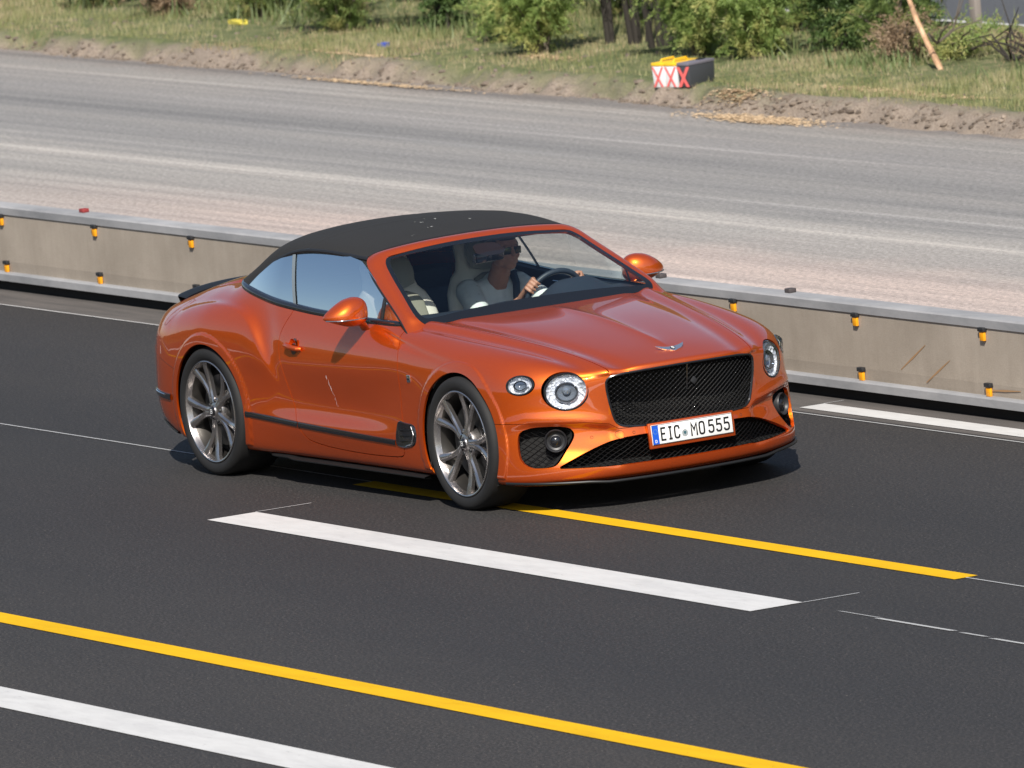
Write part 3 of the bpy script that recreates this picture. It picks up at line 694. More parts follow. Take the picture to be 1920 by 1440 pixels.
def lamp(L,s,big):
    c,n,r,asp=L; c=c*np.array([1,s,1]); n=n/np.linalg.norm(n)*np.array([1,s,1])
    # seat the centre on the surface
    sx=nosex(abs(c[1]),c[2]); c=np.array([sx,c[1],c[2]])
    e=empty('headlight' if big else 'side_light',tuple(c),car); e.rotation_mode='QUATERNION'; e.rotation_quaternion=Vector(n).to_track_quat('-Y','Z')
    # local: -y outwards. edge of the opening in local coords follows the body: depth function
    def dep(a,rr):
        p=np.array(e.rotation_quaternion@Vector((asp*rr*math.cos(a),0,rr*math.sin(a)))); q=c+p
        # march along n to the surface
        lo=0.
        for _ in range(6):
            x=nosex(abs(q[1]+n[1]*lo),q[2]+n[2]*lo); g=(x-(q[0]+n[0]*lo)); lo+=g*n[0]
        return -lo
    nA=48; A=[2*math.pi*k/nA for k in range(nA)]; D=[dep(a,r) for a in A]; mD=float(np.mean(D))
    D=[mD+ (d-mD)*.9 for d in D]
    def ring(bm,rr,off,dm=1.): return [bm.verts.new((asp*rr*math.cos(a),(mD+(d-mD)*dm*(rr/r))+off,rr*math.sin(a))) for a,d in zip(A,D)]
    def skin(name,prof,m,cap=False,dm=1.):
        bm=bmesh.new(); R=[ring(bm,rr,o,dm) for rr,o in prof]
        for a,b in zip(R[:-1],R[1:]):
            for k in range(nA): bm.faces.new((a[k],a[(k+1)%nA],b[(k+1)%nA],b[k]))
        if cap: bm.faces.new(R[-1])
        return bobj(name,bm,m,e)
    bw=.010 if big else .009
    skin('bezel',[(r*1.0,.012),(r*1.0,.0005),(r-bw*.4,-.0035),(r-bw,.0005),(r-bw-.001,.02)],blk)
    q=r-bw
    skin('lens',[(q,.0)]+[(q*math.cos(t),-.020*(r/.11)*math.sin(t)) for t in np.linspace(.15,1.5,8)],lens_m,cap=True)
    skin('reflector',[(q,.012),(q*.96,.018),(q*.78,.030),(q*.60,.036),(q*.56,.024)],refl_m)
    skin('ring',[(q*.57,.030),(q*.58,.010),(q*.52,.008),(q*.50,.03)],refl2)
    skin('projector',[(q*.50,.034),(q*.46,.028),(q*.40,.034),(q*.2,.046),(q*.02,.05)],proj_m,cap=True)
    if big:
        bm=bmesh.new(); lathe(bm,[(0,-.012),(.012,-.009),(.022,0),(.024,.012)],(0.0,mD+.022,.014),24); bobj('projector_lens',bm,proj_m,e)
    return e
for s in (-1,1): lamp(BIG,s,True); lamp(SML,s,False)
# fog lamp rings in the side intakes
for s in (-1,1):
    c=(nosex(.70,.40)-.008,s*.735,.402)
    e=empty('fog_light',c,car); e.rotation_mode='QUATERNION'; e.rotation_quaternion=Vector((.85,s*.50,.05)).to_track_quat('-Y','Z')
    bm=bmesh.new(); lathe(bm,[(.062,.05),(.064,.004),(.060,-.004),(.055,.0),(.050,.016),(.036,.022),(.034,.014),(.030,.012)],(0,0,0),40); bobj('housing',bm,satin,e)
    bm=bmesh.new(); lathe(bm,[(.031,.014),(.022,.004),(.01,-.001),(0,-.002)],(0,0,0),32); bobj('lens',bm,blk,e)
# number plate
PX,PZ=.885+.012,.380
pl=empty('number_plate',(PX,0,PZ),car); pl.rotation_euler=(0,R_(-4),0)
pw=mat('plate_white',(.78,.78,.76),.4); pbk=mat('plate_black_ink',(.01,.01,.012),.4); pbl=mat('plate_blue',(.01,.09,.55),.4); pye=mat('plate_star',(.25,.45,.35),.5); pse=mat('plate_seal',(.30,.33,.34),.5); psh=mat('plate_shield',(.03,.10,.12),.5)
bm=bmesh.new(); bbox(bm,(-.012,0,-.004),(.018,.552,.142),bev=.006); bobj('plate_holder',bm,paint,pl)
bm=bmesh.new(); bbox(bm,(0,0,0),(.006,.52,.110),bev=.002); bobj('plate_panel',bm,pw,pl)
def pq(name,pts,m,off=.0036):
    bm=bmesh.new(); bm.faces.new([bm.verts.new((off,y,z)) for y,z in pts]); return bobj(name,bm,m,pl,smooth=False,recalc=False)
# y increases to the viewer's right seen from the front
pq('blue_band',[(-.2575,-.052),(-.2165,-.052),(-.2165,.052),(-.2575,.052)],pbl)
bm=bmesh.new(); 
B_=[(-.2575,-.0525),(.2575,-.0525),(.2575,.0525),(-.2575,.0525),(-.2575,-.0525)]; ribbon(bm,B_,.0011,lambda a,b,t:Vector((.0046,a,b))); bobj('plate_border',bm,pbk,pl,smooth=False)
def pchar(ch,y0,w_,h_=.075,hw=.0050,m=pbk,z0=-.0375,off=.0050):
    bm=bmesh.new()
    for k,st_ in enumerate(GL[ch]): ribbon(bm,[(y0+hw+u*(w_-2*hw),z0+hw+v*(h_-2*hw)) for u,v in st_],hw,lambda a,b,t:Vector((off+.0003*k,a,b)))
    return bobj('plate_character',bm,m,pl,smooth=False)
for ch,y0,w_ in (('E',-.205,.036),('I',-.156,.026),('C',-.119,.038),('M',-.012,.044),('O',.040,.040),('5',.100,.040),('5',.150,.040),('5',.200,.040)): pchar(ch,y0,w_)
pchar('D',-.2435,.013,.017,.0015,pw,-.044,.0046)
bm=bmesh.new()
for k in range(12):
    a=2*math.pi*k/12; y,z=-.237+.0125*math.cos(a),.018+.0125*math.sin(a); bm.faces.new([bm.verts.new((.0046,y+.0017*math.cos(b),z+.0017*math.sin(b))) for b in [2*math.pi*j/5 for j in range(5)]])
bobj('star_ring',bm,pye,pl,smooth=False)
pq('seal',[(-.050+.019*math.cos(2*math.pi*k/24),-.012+.019*math.sin(2*math.pi*k/24)) for k in range(24)],pse,.0048)
pq('shield',[(-.058,-.004),(-.058,-.014),(-.050,-.022),(-.042,-.014),(-.042,-.004)],psh,.0054)
# winged badge on the nose
em=empty('winged_emblem',(.762,0,.818),car); em.rotation_euler=(0,R_(27),0); em.scale=(1.12,1.12,1)
wing=[(0,.014),(.018,.014),(.045,.020),(.070,.030),(.080,.036),(.072,.020),(.058,.004),(.040,-.008),(.022,-.014),(.012,-.020),(0,-.024)]
poly=[(a,b) for a,b in wing]+[(-a,b) for a,b in wing[::-1]][1:-1]
bm=bmesh.new(); extrude_poly(bm,[(-b*1.05+.0,a,.002) for a,b in poly],(0,0,.005)); bobj('wings',bm,mat('emblem_silver',(.72,.78,.86),.22,.9),em,smooth=False)
bm=bmesh.new(); r_=[(.0125*math.cos(2*math.pi*k/24),.0125*math.sin(2*math.pi*k/24)) for k in range(24)]; extrude_poly(bm,[(a,b,.008) for a,b in r_],(0,0,.002)); bobj('roundel',bm,blk,em,smooth=False)
bm=bmesh.new()
for st_ in GL['B']: ribbon(bm,[((u-.5)*.010,(v-.5)*.016) for u,v in st_],.0016,lambda a,b,t:Vector((-b,a,.0106)))
bobj('letter_b',bm,white_m,em,smooth=False)
# front splitter
sp=[];lowr=[(.868,0),(.864,.17),(.845,.34),(.808,.50),(.755,.62),(.68,.735),(.575,.84),(.455,.905),(.40,.922)]
lip=surf(np.array([[(x,y,.160),(x+.016,y+.008,.164),(x+.020,y+.010,.157),(x+.014,y+.006,.146),(x-.06,y-.03,.142)] for x,y in lowr],float),8,2,.9)
zo=np.interp(lip[:,0,1],[0,.50,.60,.95],[0,0,.010,.022]); lip[...,2]+=zo[:,None]*np.array([1.]); lip[0,:,1]=0
grid_obj('front_splitter',lip,carbon,car,flip=np.array([1.,0,-.2]),both=True)
# side skirts blade, lower door trim
for s in (-1,1):
    bm=bmesh.new(); n=40; rg=[]
    for i in range(n+1):
        t=i/n; x=-.44-(2.33-.44)*t; st_=.018 if t>.80 else .018; ou=.955-.012*sst(np.array((t-.80)/.05)); z=.150+.006*sst(np.array((t-.80)/.04)); ou-=.05*float(sst(np.array((t-.93)/.07)))
        rg.append([bm.verts.new((x,s*y_,z_)) for y_,z_ in ((.87,z+.012),(ou-.03,z+.012),(ou,z+.006),(ou,z),(ou-.01,z-.004),(.87,z-.004))])
    for a,b in zip(rg[:-1],rg[1:]):
        for k in range(5): bm.faces.new((a[k],a[k+1],b[k+1],b[k]))
    bobj('side_skirt',bm,carbon,car)
    # gloss strip
    for nm,xa,xb in (('door_trim_strip',-.735,-1.842),('sill_trim_strip',-1.850,-2.43)):
        bm=bmesh.new(); n=30; rg=[]
        for i in range(n+1):
            t=i/n; x=xa+(xb-xa)*t; zt=np.interp(x,[-2.43,-1.87,-1.30,-.735],[.404,.380,.363,.348]); hh=.034
            P=[(zt+.001,-.004),(zt-.003,.006),(zt-hh*.5,.009),(zt-hh+.003,.006),(zt-hh,-.004)]
            rg.append([bm.verts.new((x,s*(sidey(x,z_)+o),z_)) for z_,o in P])
        for a,b in zip(rg[:-1],rg[1:]):
            for k in range(4): bm.faces.new((a[k],a[k+1],b[k+1],b[k]))
        bobj(nm,bm,blk,car)
    # fender vent
    V_=[(-.730,.345),(-.735,.315),(-.66,.300),(-.54,.318),(-.505,.345),(-.490,.39),(-.500,.432),(-.53,.450),(-.62,.452),(-.70,.462),(-.715,.43)]
    V_=smooth_poly(V_,2); bm=bmesh.new(); cv=np.mean(V_,0)
    R1=[bm.verts.new((x,s*(sidey(x,z)-.003),z)) for x,z in V_]; V2=cv+(V_-cv)*.93; R2=[bm.verts.new((x,s*(sidey(x,z)+.007),z)) for x,z in V2]; V3=cv+(V_-cv)*.86; R3=[bm.verts.new((x,s*(sidey(x,z)+.004),z)) for x,z in V3]
    n=len(R1)
    for A,B in ((R1,R2),(R2,R3)):
        for i in range(n): bm.faces.new((A[i],A[(i+1)%n],B[(i+1)%n],B[i]))
    bm.faces.new(R3); vt=bobj('fender_vent',bm,blk,car)
    for q,(xx,zz) in enumerate(((-.60,.41),(-.60,.38),(-.60,.35))):
        bm=bmesh.new(); tube(bm,[(xx-.07,s*(sidey(xx-.07,zz)+.006),zz-.002),(xx+.07,s*(sidey(xx+.07,zz)+.006),zz+.006)],.0025,6); bobj('vent_slat',bm,carbon,vt)
    bm=bmesh.new(); tube(bm,[(-.545,s*(sidey(-.545,.43)+.005),.435),(-.52,s*(sidey(-.52,.39)+.006),.39),(-.55,s*(sidey(-.55,.335)+.006),.335),(-.62,s*(sidey(-.62,.318)+.006),.318)],[.002,.004,.006,.003],8); bobj('vent_blade',bm,chrome,vt)
    # wing badge
    y_=sidey(-.53,.70); bm=bmesh.new(); bbox(bm,(-.53,s*(y_+.003),.705),(.040,.005,.040),bev=.003); bd=bobj('fender_badge',bm,chrome,car)
    bm=bmesh.new(); bbox(bm,(-.53,s*(y_+.006),.703),(.030,.003,.010),bev=.001); bobj('badge_bar',bm,blk,bd)
    # door handle with cup
    hy=sidey(-1.87,.80); bm=bmesh.new(); lathe(bm,[(0,-.0),(.03,-.0),(.045,-.004),(.052,-.009),(.055,-.012)],(0,0,0),40)
    cup=bobj('handle_cup',bm,paint,car); cup.location=(-1.875,s*(hy-.004),.803); cup.scale=(.72,1 if s<0 else -1,.85)
    bm=bmesh.new(); tube(bm,[(-1.79,s*(hy+.004),.793),(-1.805,s*(hy+.022),.796),(-1.87,s*(hy+.030),.803),(-1.935,s*(hy+.024),.810),(-1.955,s*(hy+.004),.812)],[.012,.015,.0155,.015,.012],12); bobj('door_handle',bm,paint,car)
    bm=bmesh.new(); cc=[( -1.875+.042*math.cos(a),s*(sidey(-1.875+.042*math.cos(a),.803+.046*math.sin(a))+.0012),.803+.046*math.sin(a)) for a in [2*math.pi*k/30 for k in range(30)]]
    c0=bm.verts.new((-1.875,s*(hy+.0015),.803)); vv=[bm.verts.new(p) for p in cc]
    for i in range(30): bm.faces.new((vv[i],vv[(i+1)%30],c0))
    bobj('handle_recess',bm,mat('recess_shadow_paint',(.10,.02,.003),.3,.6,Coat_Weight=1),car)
# door mirrors
def mirror_(s):
    e=empty('door_mirror',(-1.125,s*.975,1.030),car)
    e.rotation_euler=(0,0,s*R_(-8))
    bm=bmesh.new(); nu_,nv_=40,24; R=[]
    def pt(u,v):  # u around (in y-z plane), v 0 front pole -> 1 rear
        th=v*math.pi*.60; a=u*2*math.pi
        ry=.130; rz=.098 if math.sin(a)>0 else .070
        cy_,sz=math.cos(a),math.sin(a)
        k=math.sin(th)**.75
        ex=.9 if cy_*s>0 else .62; y=ry*k*np.sign(cy_)*abs(cy_)**ex; z=rz*k*np.sign(sz)*abs(sz)**(.85 if cy_*s>0 else .70); x=.085*math.cos(th)
        # outer end tapers, inner end full
        tt=(y*s)/ry   # +1 outboard
        if z>0: z*=1-.55*max(tt+.25,0)**1.5/1.4
        else: z*=1-.70*max(tt+.2,0)**1.2/1.25
        z-=.006*tt
        x-=.035*max(tt,0)**2
        return (x,y,z)
    for j in range(nv_+1): R.append([bm.verts.new(pt(i/nu_,max(j/nv_,.0001))) for i in range(nu_)])
    for a,b in zip(R[:-1],R[1:]):
        for k in range(nu_): bm.faces.new((a[k],a[(k+1)%nu_],b[(k+1)%nu_],b[k]))
    bm.faces.new(R[0]); bobj('mirror_cap',bm,paint,e)
    bm=bmesh.new(); rr=[bm.verts.new((p[0]+.004,p[1]*.97,p[2]*.97)) for p in [pt(i/nu_,1) for i in range(nu_)]]; bm.faces.new(rr); bobj('mirror_glass',bm,chrome,e)
    # indicator strip
    bm=bmesh.new(); P=[]
    for t in np.linspace(-.60,1.0,26):
        y=s*.130*.985*t; best=None
        for v in np.linspace(.02,.95,50):
            for a in (0,):
                pass
        # find surface x at (y,z0)
        z0=-.020+.003*t; bx=-9
        for v in np.linspace(.03,1,60):
            for u in np.linspace(.5,1,40):
                p=pt(u,v)
                dd=abs(p[1]-y)+abs(p[2]-z0)
                if dd<.006 and p[0]>bx: bx=p[0]
        if bx>-9: P.append((bx+.002,y,z0))
    if len(P)>3: tube(bm,P,[.0035]*len(P),8)
    bobj('indicator_strip',bm,mat('indicator_grey_lens',(.35,.37,.40),.08,.8),e)
    # foot
    bm=bmesh.new(); i0=Vector((0,-s*.050,-.030)); i1=Vector((.012,-s*.090,-.058)); i2=Vector((.020,-s*.128,-.125))
    P=[i0,(i0+i1)/2,i1,(i1+i2)/2,i2]; rings=[]
    for q,(p,wx,wz) in enumerate(zip(P,(.055,.052,.048,.046,.046),(.032,.028,.026,.026,.028))):
        rings.append([bm.verts.new((p[0]+wx*math.cos(a),p[1]+s*(-.35)*wz*math.sin(a)*-1,p[2]+wz*math.sin(a))) for a in [2*math.pi*k/16 for k in range(16)]])
    for a,b in zip(rings[:-1],rings[1:]):
        for k in range(16): bm.faces.new((a[k],a[(k+1)%16],b[(k+1)%16],b[k]))
    bm.faces.new(rings[0]); bm.faces.new(rings[-1]); bobj('mirror_foot',bm,paint,e)
mirror_(-1);mirror_(1)
# small round sensors and tow cap on the bumper
def ringmark(y,z,r,name,m=None,rt=.0012):
    bm=bmesh.new(); P=[(nosex(y+r*math.cos(a),z+r*math.sin(a))+.0006,y+r*math.cos(a),z+r*math.sin(a)) for a in [2*math.pi*k/28 for k in range(28)]]; tube(bm,P,rt,5,closed=True); return bobj(name,bm,m or mat('panel_gap_shadow',(.12,.022,.003),.6),car)
gapm=mat('panel_gap',(.10,.02,.004),.6)
ringmark(-.42,.405,.022,'tow_cover',gapm)
for s in (-1,1):
    ringmark(s*.56,.405,.007,'parking_sensor',gapm); ringmark(s*.345,.408,.007,'parking_sensor',gapm)
# fuel flap outline on right rear wing
bm=bmesh.new(); P=[]
for k in range(40):
    a=2*math.pi*k/40; x=-3.40+.066*math.cos(a); z=.905+.050*math.sin(a)+.05*math.cos(a); P.append((x,-(sidey(x,z)+.0008),z))
tube(bm,P,.0009,5,closed=True); bobj('fuel_flap',bm,gapm,car)
# rear: spoiler lip, bumper strip, lights, diffuser, exhausts
def gpath(v,u0,u1,step=3): return G[u0:u1:step,v]
SP=[(-3.775,.625,.948),(-3.81,.57,.957),(-3.85,.45,.974),(-3.88,.27,.988),(-3.89,0,.992)]
SP=smooth_poly(np.array(SP+[(p[0],-p[1],p[2]) for p in SP[:-1][::-1]]),2,False)
bm=bmesh.new(); rg=[]
for i,p in enumerate(SP):
    t=i/(len(SP)-1); fd=float(sst(np.array(min(t,1-t)/.10)))
    rg.append([bm.verts.new((p[0]+.06,p[1]*.97,p[2]-.012)),bm.verts.new((p[0]+.012,p[1],p[2]+.003*fd)),bm.verts.new((p[0]-.014*fd,p[1],p[2]+.003*fd)),bm.verts.new((p[0]-.016*fd,p[1],p[2]-.003)),bm.verts.new((p[0]+.035,p[1],p[2]-.050))])
for a,b in zip(rg[:-1],rg[1:]):
    for k in range(4): bm.faces.new((a[k],a[k+1],b[k+1],b[k]))
bobj('boot_spoiler',bm,carbon,car)
red=mat('red_tail_lens',(.35,.01,.01),.1,0,Coat_Weight=1)
for s in (1,-1):
    bm=bmesh.new(); rg=[]
    P=[p for p in G[:,3*SV+7] if -3.80<p[0]<-3.33][::4]
    rg=[[bm.verts.new((p[0],s*(p[1]+o),p[2]+dz)) for o,dz in ((-.003,.020),(.006,.017),(.008,0),(.006,-.017),(-.003,-.020))] for p in P]
    for a,b in zip(rg[:-1],rg[1:]):
        for k in range(4): bm.faces.new((a[k],a[k+1],b[k+1],b[k]))
    bobj('rear_trim_strip',bm,blk,car)
    P=[p for p in G[:,3*SV+7] if -3.74<p[0]<-3.42][::3]; bm=bmesh.new(); tube(bm,[(p[0],s*(p[1]+.007),p[2]+.008) for p in P],.0045,6); bobj('rear_reflector',bm,chrome,car)
    P=[p for p in G[:,1*SV] if -3.85<p[0]<-3.33][::4]; bm=bmesh.new()
    rg=[[bm.verts.new((p[0]+a_,s*(p[1]+o),p[2]+dz)) for a_,o,dz in ((.0,-.03,.012),(-.008,.014,.010),(-.008,.016,.002),(0,.004,-.004),(.03,-.04,-.004))] for p in P]
    for a,b in zip(rg[:-1],rg[1:]):
        for k in range(4): bm.faces.new((a[k],a[k+1],b[k+1],b[k]))
    bobj('rear_diffuser_blade',bm,carbon,car)
    e=empty('tail_light',(-3.885,s*.585,.745),car); e.rotation_mode='QUATERNION'; e.rotation_quaternion=Vector((-.9,s*.36,.1)).to_track_quat('-Y','Z')
    bm=bmesh.new(); lathe(bm,[(.118,.03),(.115,-.004),(.10,-.012),(.0,-.018)],(0,0,0),40); o=bobj('lens',bm,red,e); o.scale=(1,1,.62)
    bm=bmesh.new(); lathe(bm,[(.122,.03),(.122,-.005),(.114,-.006),(.112,.02)],(0,0,0),40); o=bobj('bezel',bm,chrome,e); o.scale=(1,1,.62)
# rear bumper shut line
bm=bmesh.new(); P=[]
for t in np.linspace(0,1,16):
    x=-3.245-.55*t; z=.60+.115*t; P.append((x,-(sidey(x,z)+.0006),z))
tube(bm,P,.0013,5); bobj('rear_bumper_gap',bm,gapm,car)

# scrape on the right door and droppings on the roof
bm=bmesh.new(); random.seed(8)
for k in range(26):
    t=k/25; x=-1.50+.075*t+random.uniform(-.006,.006); z=.655-.165*t; a=random.uniform(.002,.006)*(1 if t<.45 else .55); y=-(sidey(x,z)+.0012)
    bm.faces.new([bm.verts.new((x-a*.5,y,z-a*1.6)),bm.verts.new((x+a*.5,y,z-a)),bm.verts.new((x+a*.4,y,z+a*1.5)),bm.verts.new((x-a*.5,y,z+a))])
bobj('paint_scrape',bm,mat('scrape_white',(.55,.42,.38),.7),car,smooth=False)
# ------------------------------------------------ cabin
cream=mat('cream_leather',(.74,.70,.62),.5); olive=mat('quilted_leather_insert',(.26,.25,.20),.55); navy=mat('dark_blue_leather',(.022,.030,.045),.5)
_n=noise_node(cream,40,4,.6); bump(cream,_n,.15,.004)
def loft(bm,secs,n=28,p=2.6,cap=True):
    R=[]
    for (cx,cy,cz,hw,hd,tilt) in secs:
        r=[]
        for k in range(n):
            a=2*math.pi*k/n; c,s=math.cos(a),math.sin(a); y=hw*np.sign(s)*abs(s)**(2/p); x=hd*np.sign(c)*abs(c)**(2/p)
            r.append(bm.verts.new((cx+x*math.cos(tilt),cy+y,cz-x*math.sin(tilt))))
        R.append(r)
    for a,b in zip(R[:-1],R[1:]):
        for k in range(n): bm.faces.new((a[k],a[(k+1)%n],b[(k+1)%n],b[k]))
    if cap: bm.faces.new(R[0]); bm.faces.new(R[-1])
def seat(x,y):
    e=empty('seat',(x,y,0),car)
    bm=bmesh.new(); loft(bm,[(-.02+(-.235)*(z-.45)/.80+.0,0,z,w_,d,.25) for z,w_,d in ((.42,.20,.07),(.50,.25,.085),(.65,.265,.085),(.80,.262,.08),(.92,.245,.075),(1.0,.205,.065),(1.04,.165,.058),(1.09,.150,.056),(1.16,.150,.058),(1.21,.135,.050),(1.245,.09,.03))]); bobj('seat_back',bm,cream,e)
    bm=bmesh.new(); loft(bm,[(.072+(-.235)*(z-.45)/.80,0,z,w_,.02,.25) for z,w_ in ((.50,.10),(.54,.15),(.70,.165),(.86,.155),(.96,.14),(1.00,.11),(1.02,.06))]); bobj('back_insert',bm,olive,e)
    bm=bmesh.new(); loft(bm,[(.062+(-.235)*(z-.45)/.80,0,z,w_,.018,.25) for z,w_ in ((1.045,.06),(1.06,.115),(1.13,.125),(1.19,.11),(1.215,.06))]); bobj('headrest_pad',bm,olive,e)
    bm=bmesh.new(); loft(bm,[(.23,0,z,.255,w_,0) for z,w_ in ((.30,.24),(.40,.27),(.46,.26),(.48,.22))]); bobj('seat_cushion',bm,cream,e)
    return e
for _s in (seat(-1.47,-.385),seat(-1.745,.385)): _s.scale=(1.0,1.06,1.035)
bm=bmesh.new(); bbox(bm,(-2.55,0,.68),(.14,1.16,.50),rot=Matrix.Rotation(R_(-18),4,'Y'),bev=.04)
bobj('rear_seat',bm,navy,car)
# dashboard
ny=48; rows=[]
for i in range(ny+1):
    y=-.76+1.52*i/ny; b=math.exp(-((y-.43)/.20)**4)*.080; cen=math.exp(-(y/.14)**4)*.012
    x0=-.60-.10*(y/.76)**2
    rows.append([(x0,y,.955),(x0-.10,y,.972),(x0-.22,y,.982+b*.35+cen),(x0-.34,y,.984+b+cen),(x0-.40,y,.972+b*.9+cen),(x0-.415,y,.93),(x0-.38,y,.80),(x0-.30,y,.62)])
DG=surf(np.array(rows,float),1,4,.7)
dN=gnormals(DG); bm=None
grid_obj('dashboard',DG,navy,car,flip=np.array([0,0,1.]))
# trim line across binnacle
bm=bmesh.new(); rr=[(-.90-.17*math.sin(a)*.0+.0,0,0) for a in (0,)]
P=[(-.80-.11*abs(math.cos(a))**.6*0-.13*(1-math.cos(a))*.5,.37+.17*math.sin(a),.0) for a in np.linspace(-1.4,1.4,16)]
bm.free()
# door cards and floor
for s in (1,-1):
    b=B0[ks:]; b=b[b[:,0]>-2.6][::4]; bm=bmesh.new(); rg=[]
    for p in b: rg.append([bm.verts.new((p[0],s*(p[1]+o),p[2]+z)) for o,z in ((-.004,.012),(-.030,.014),(-.050,.004),(-.075,-.12),(-.10,-.30),(-.08,-.60))])
    for a,c in zip(rg[:-1],rg[1:]):
        for k in range(5): bm.faces.new((a[k],a[k+1],c[k+1],c[k]))
    bobj('door_card',bm,navy,car)
    bm=bmesh.new(); tube(bm,[(-1.05,s*.765,.93),(-1.45,s*.765,.945),(-1.80,s*.765,.955)],.007,6); tube(bm,[(-1.45,s*.762,.945),(-1.47,s*.755,.86)],.006,6); bobj('door_trim_bar',bm,chrome,car)
bm=bmesh.new(); bbox(bm,(-1.7,0,.28),(2.3,1.5,.03)); bobj('cabin_floor',bm,dark,car)
bm=bmesh.new(); bbox(bm,(-1.45,0,.60),(.9,.22,.30),bev=.03); bobj('centre_console',bm,navy,car)
bm=bmesh.new(); loft(bm,[(-2.74,0,z,.62,.16,0) for z in (.75,1.0,1.03)]); bobj('parcel_shelf',bm,navy,car)
# interior mirror and sensor shroud
bm=bmesh.new(); loft(bm,[(-1.08+t*.10*0,0,0,0,0,0) for t in ()]) if 0 else None
bbox(bm,(0,0,0),(.030,.23,.062),bev=.014,seg=3); im=bobj('interior_mirror',bm,blk,car); im.location=(-1.235,.03,1.225); im.rotation_euler=(0,R_(8),R_(12))
bm=bmesh.new(); bbox(bm,(.018,-.045,0),(.003,.11,.045),bev=.001); bobj('mirror_sheen_panel',bm,mat('mirror_back_gloss',(.10,.12,.15),.15,.7),im)
bm=bmesh.new(); loft(bm,[(-1.10,-.02,1.262,.07,.025,.5),(-1.12,-.02,1.272,.095,.04,.5),(-1.155,-.02,1.292,.085,.04,.5)]); bobj('sensor_shroud',bm,mat('brown_shroud',(.015,.010,.010),.3),car)
for s in (1,-1):
    bm=bmesh.new(); bbox(bm,(0,0,0),(.15,.40,.014),bev=.006); v=bobj('sun_visor',bm,navy,car); v.location=(-1.42,s*.34,1.300); v.rotation_euler=(0,R_(-14),0)
# steering wheel
sw=empty('steering_wheel',(-1.125,.37,.935),car); sw.rotation_euler=(0,R_(-68),0)   # local z = axle
bm=bmesh.new(); tube(bm,[(.185*math.cos(a),.185*math.sin(a),0) for a in [2*math.pi*k/48 for k in range(48)]],.0155,10,closed=True); bobj('rim',bm,navy,sw)
bm=bmesh.new(); tube(bm,[(.172*math.cos(a),.172*math.sin(a),.004) for a in [2*math.pi*k/48 for k in range(48)]],.0085,8,closed=True); bobj('rim_inlay',bm,cream,sw)
bm=bmesh.new(); loft(bm,[(0,0,-.05,.05,.05,0),(0,0,.0,.065,.065,0),(0,0,.015,.05,.05,0)]); bobj('hub',bm,navy,sw)
for a in (90,-90,180):
    bm=bmesh.new(); tube(bm,[(.05*math.cos(R_(a)),.05*math.sin(R_(a)),0),(.172*math.cos(R_(a)),.172*math.sin(R_(a)),0)],[.016,.011],8); bobj('spoke',bm,navy,sw)
# ------------------------------------------------ driver
skin=mat('skin',(.42,.20,.13),.5,Subsurface_Weight=.05); shirt=mat('pale_shirt',(.55,.60,.60),.8)
_tc=nd(shirt,'ShaderNodeTexCoord'); _vo=nd(shirt,'ShaderNodeTexVoronoi'); _vo.inputs['Scale'].default_value=26; _vo.inputs['Randomness'].default_value=.35; lk(shirt,_tc.outputs['Object'],_vo.inputs['Vector'])
lk(shirt,ramp(shirt,_vo.outputs['Distance'],[(0,(.10,.12,.15)),(.08,(.10,.12,.15)),(.12,(.66,.70,.70)),(1,(.66,.70,.70))]),bsdf(shirt).inputs['Base Color'])
trous=mat('dark_trousers',(.02,.025,.04),.8); hairm=mat('dark_grey_hair',(.035,.028,.024),.6); glm=mat('sunglass_lens',(.05,.045,.01),.05,.6)
class Acc:
    def __init__(self): self.V=[];self.F=[];self.n=0
_tpl={}
def ball(bm,c,r,seg=20):
    if seg not in _tpl:
        m=seg//2+1; P=[(0,0,1)]+[(math.sin(math.pi*j/m)*math.cos(2*math.pi*k/seg),math.sin(math.pi*j/m)*math.sin(2*math.pi*k/seg),math.cos(math.pi*j/m)) for j in range(1,m) for k in range(seg)]+[(0,0,-1)]
        F=[(0,1+k,1+(k+1)%seg) for k in range(seg)]
        for j in range(m-2):
            for k in range(seg): F.append((1+j*seg+k,1+(j+1)*seg+k,1+(j+1)*seg+(k+1)%seg,1+j*seg+(k+1)%seg))
        L=len(P)-1; F+=[(L,L-seg+(k+1)%seg,L-seg+k) for k in range(seg)]; _tpl[seg]=(np.array(P),F)
    P,F=_tpl[seg]; bm.V.append(P*np.asarray(r if hasattr(r,'__len__') else (r,r,r))+np.asarray(tuple(c))); n=bm.n; bm.F+=[tuple(i+n for i in f) for f in F]; bm.n+=len(P)
def aobj(name,bm,m,parent): return nmesh(name,np.concatenate(bm.V),bm.F,m,parent)
def limb(bm,pts,rad):
    for i,(a,b) in enumerate(zip(pts[:-1],pts[1:])):
        a,b=Vector(a),Vector(b); n=max(int((b-a).length/min(rad[i],rad[i+1])*1.6),2)
        for k in range(n+1):
            t=k/n; ball(bm,a+(b-a)*t,rad[i]+(rad[i+1]-rad[i])*t,12)
def remesh(o,vs,sm=4):
    m=o.modifiers.new('remesh','REMESH'); m.mode='VOXEL'; m.voxel_size=vs; m.use_smooth_shade=True
    s_=o.modifiers.new('smooth','SMOOTH'); s_.iterations=sm; s_.factor=.5
pr_=empty('person',(-1.66,.37,.46)); tag(pr_,'driver in pale dotted shirt and sunglasses holding the steering wheel of the orange car','person')
o0=np.array([-1.66,.37,.46])
def L_(p): return tuple(np.array(p)-o0)
SHR,SHL=(-1.80,.205,.965),(-1.80,.535,.965); ELR,ELL=(-1.50,.13,.80),(-1.46,.62,.83); WRR,WRL=(-1.235,.205,.945),(-1.235,.545,.985)
bm=Acc()
H=Vector((-1.640,.37,1.190))
def hb(dx,dy,dz,r): ball(bm,L_(H+Vector((dx,dy,dz))),r,24)
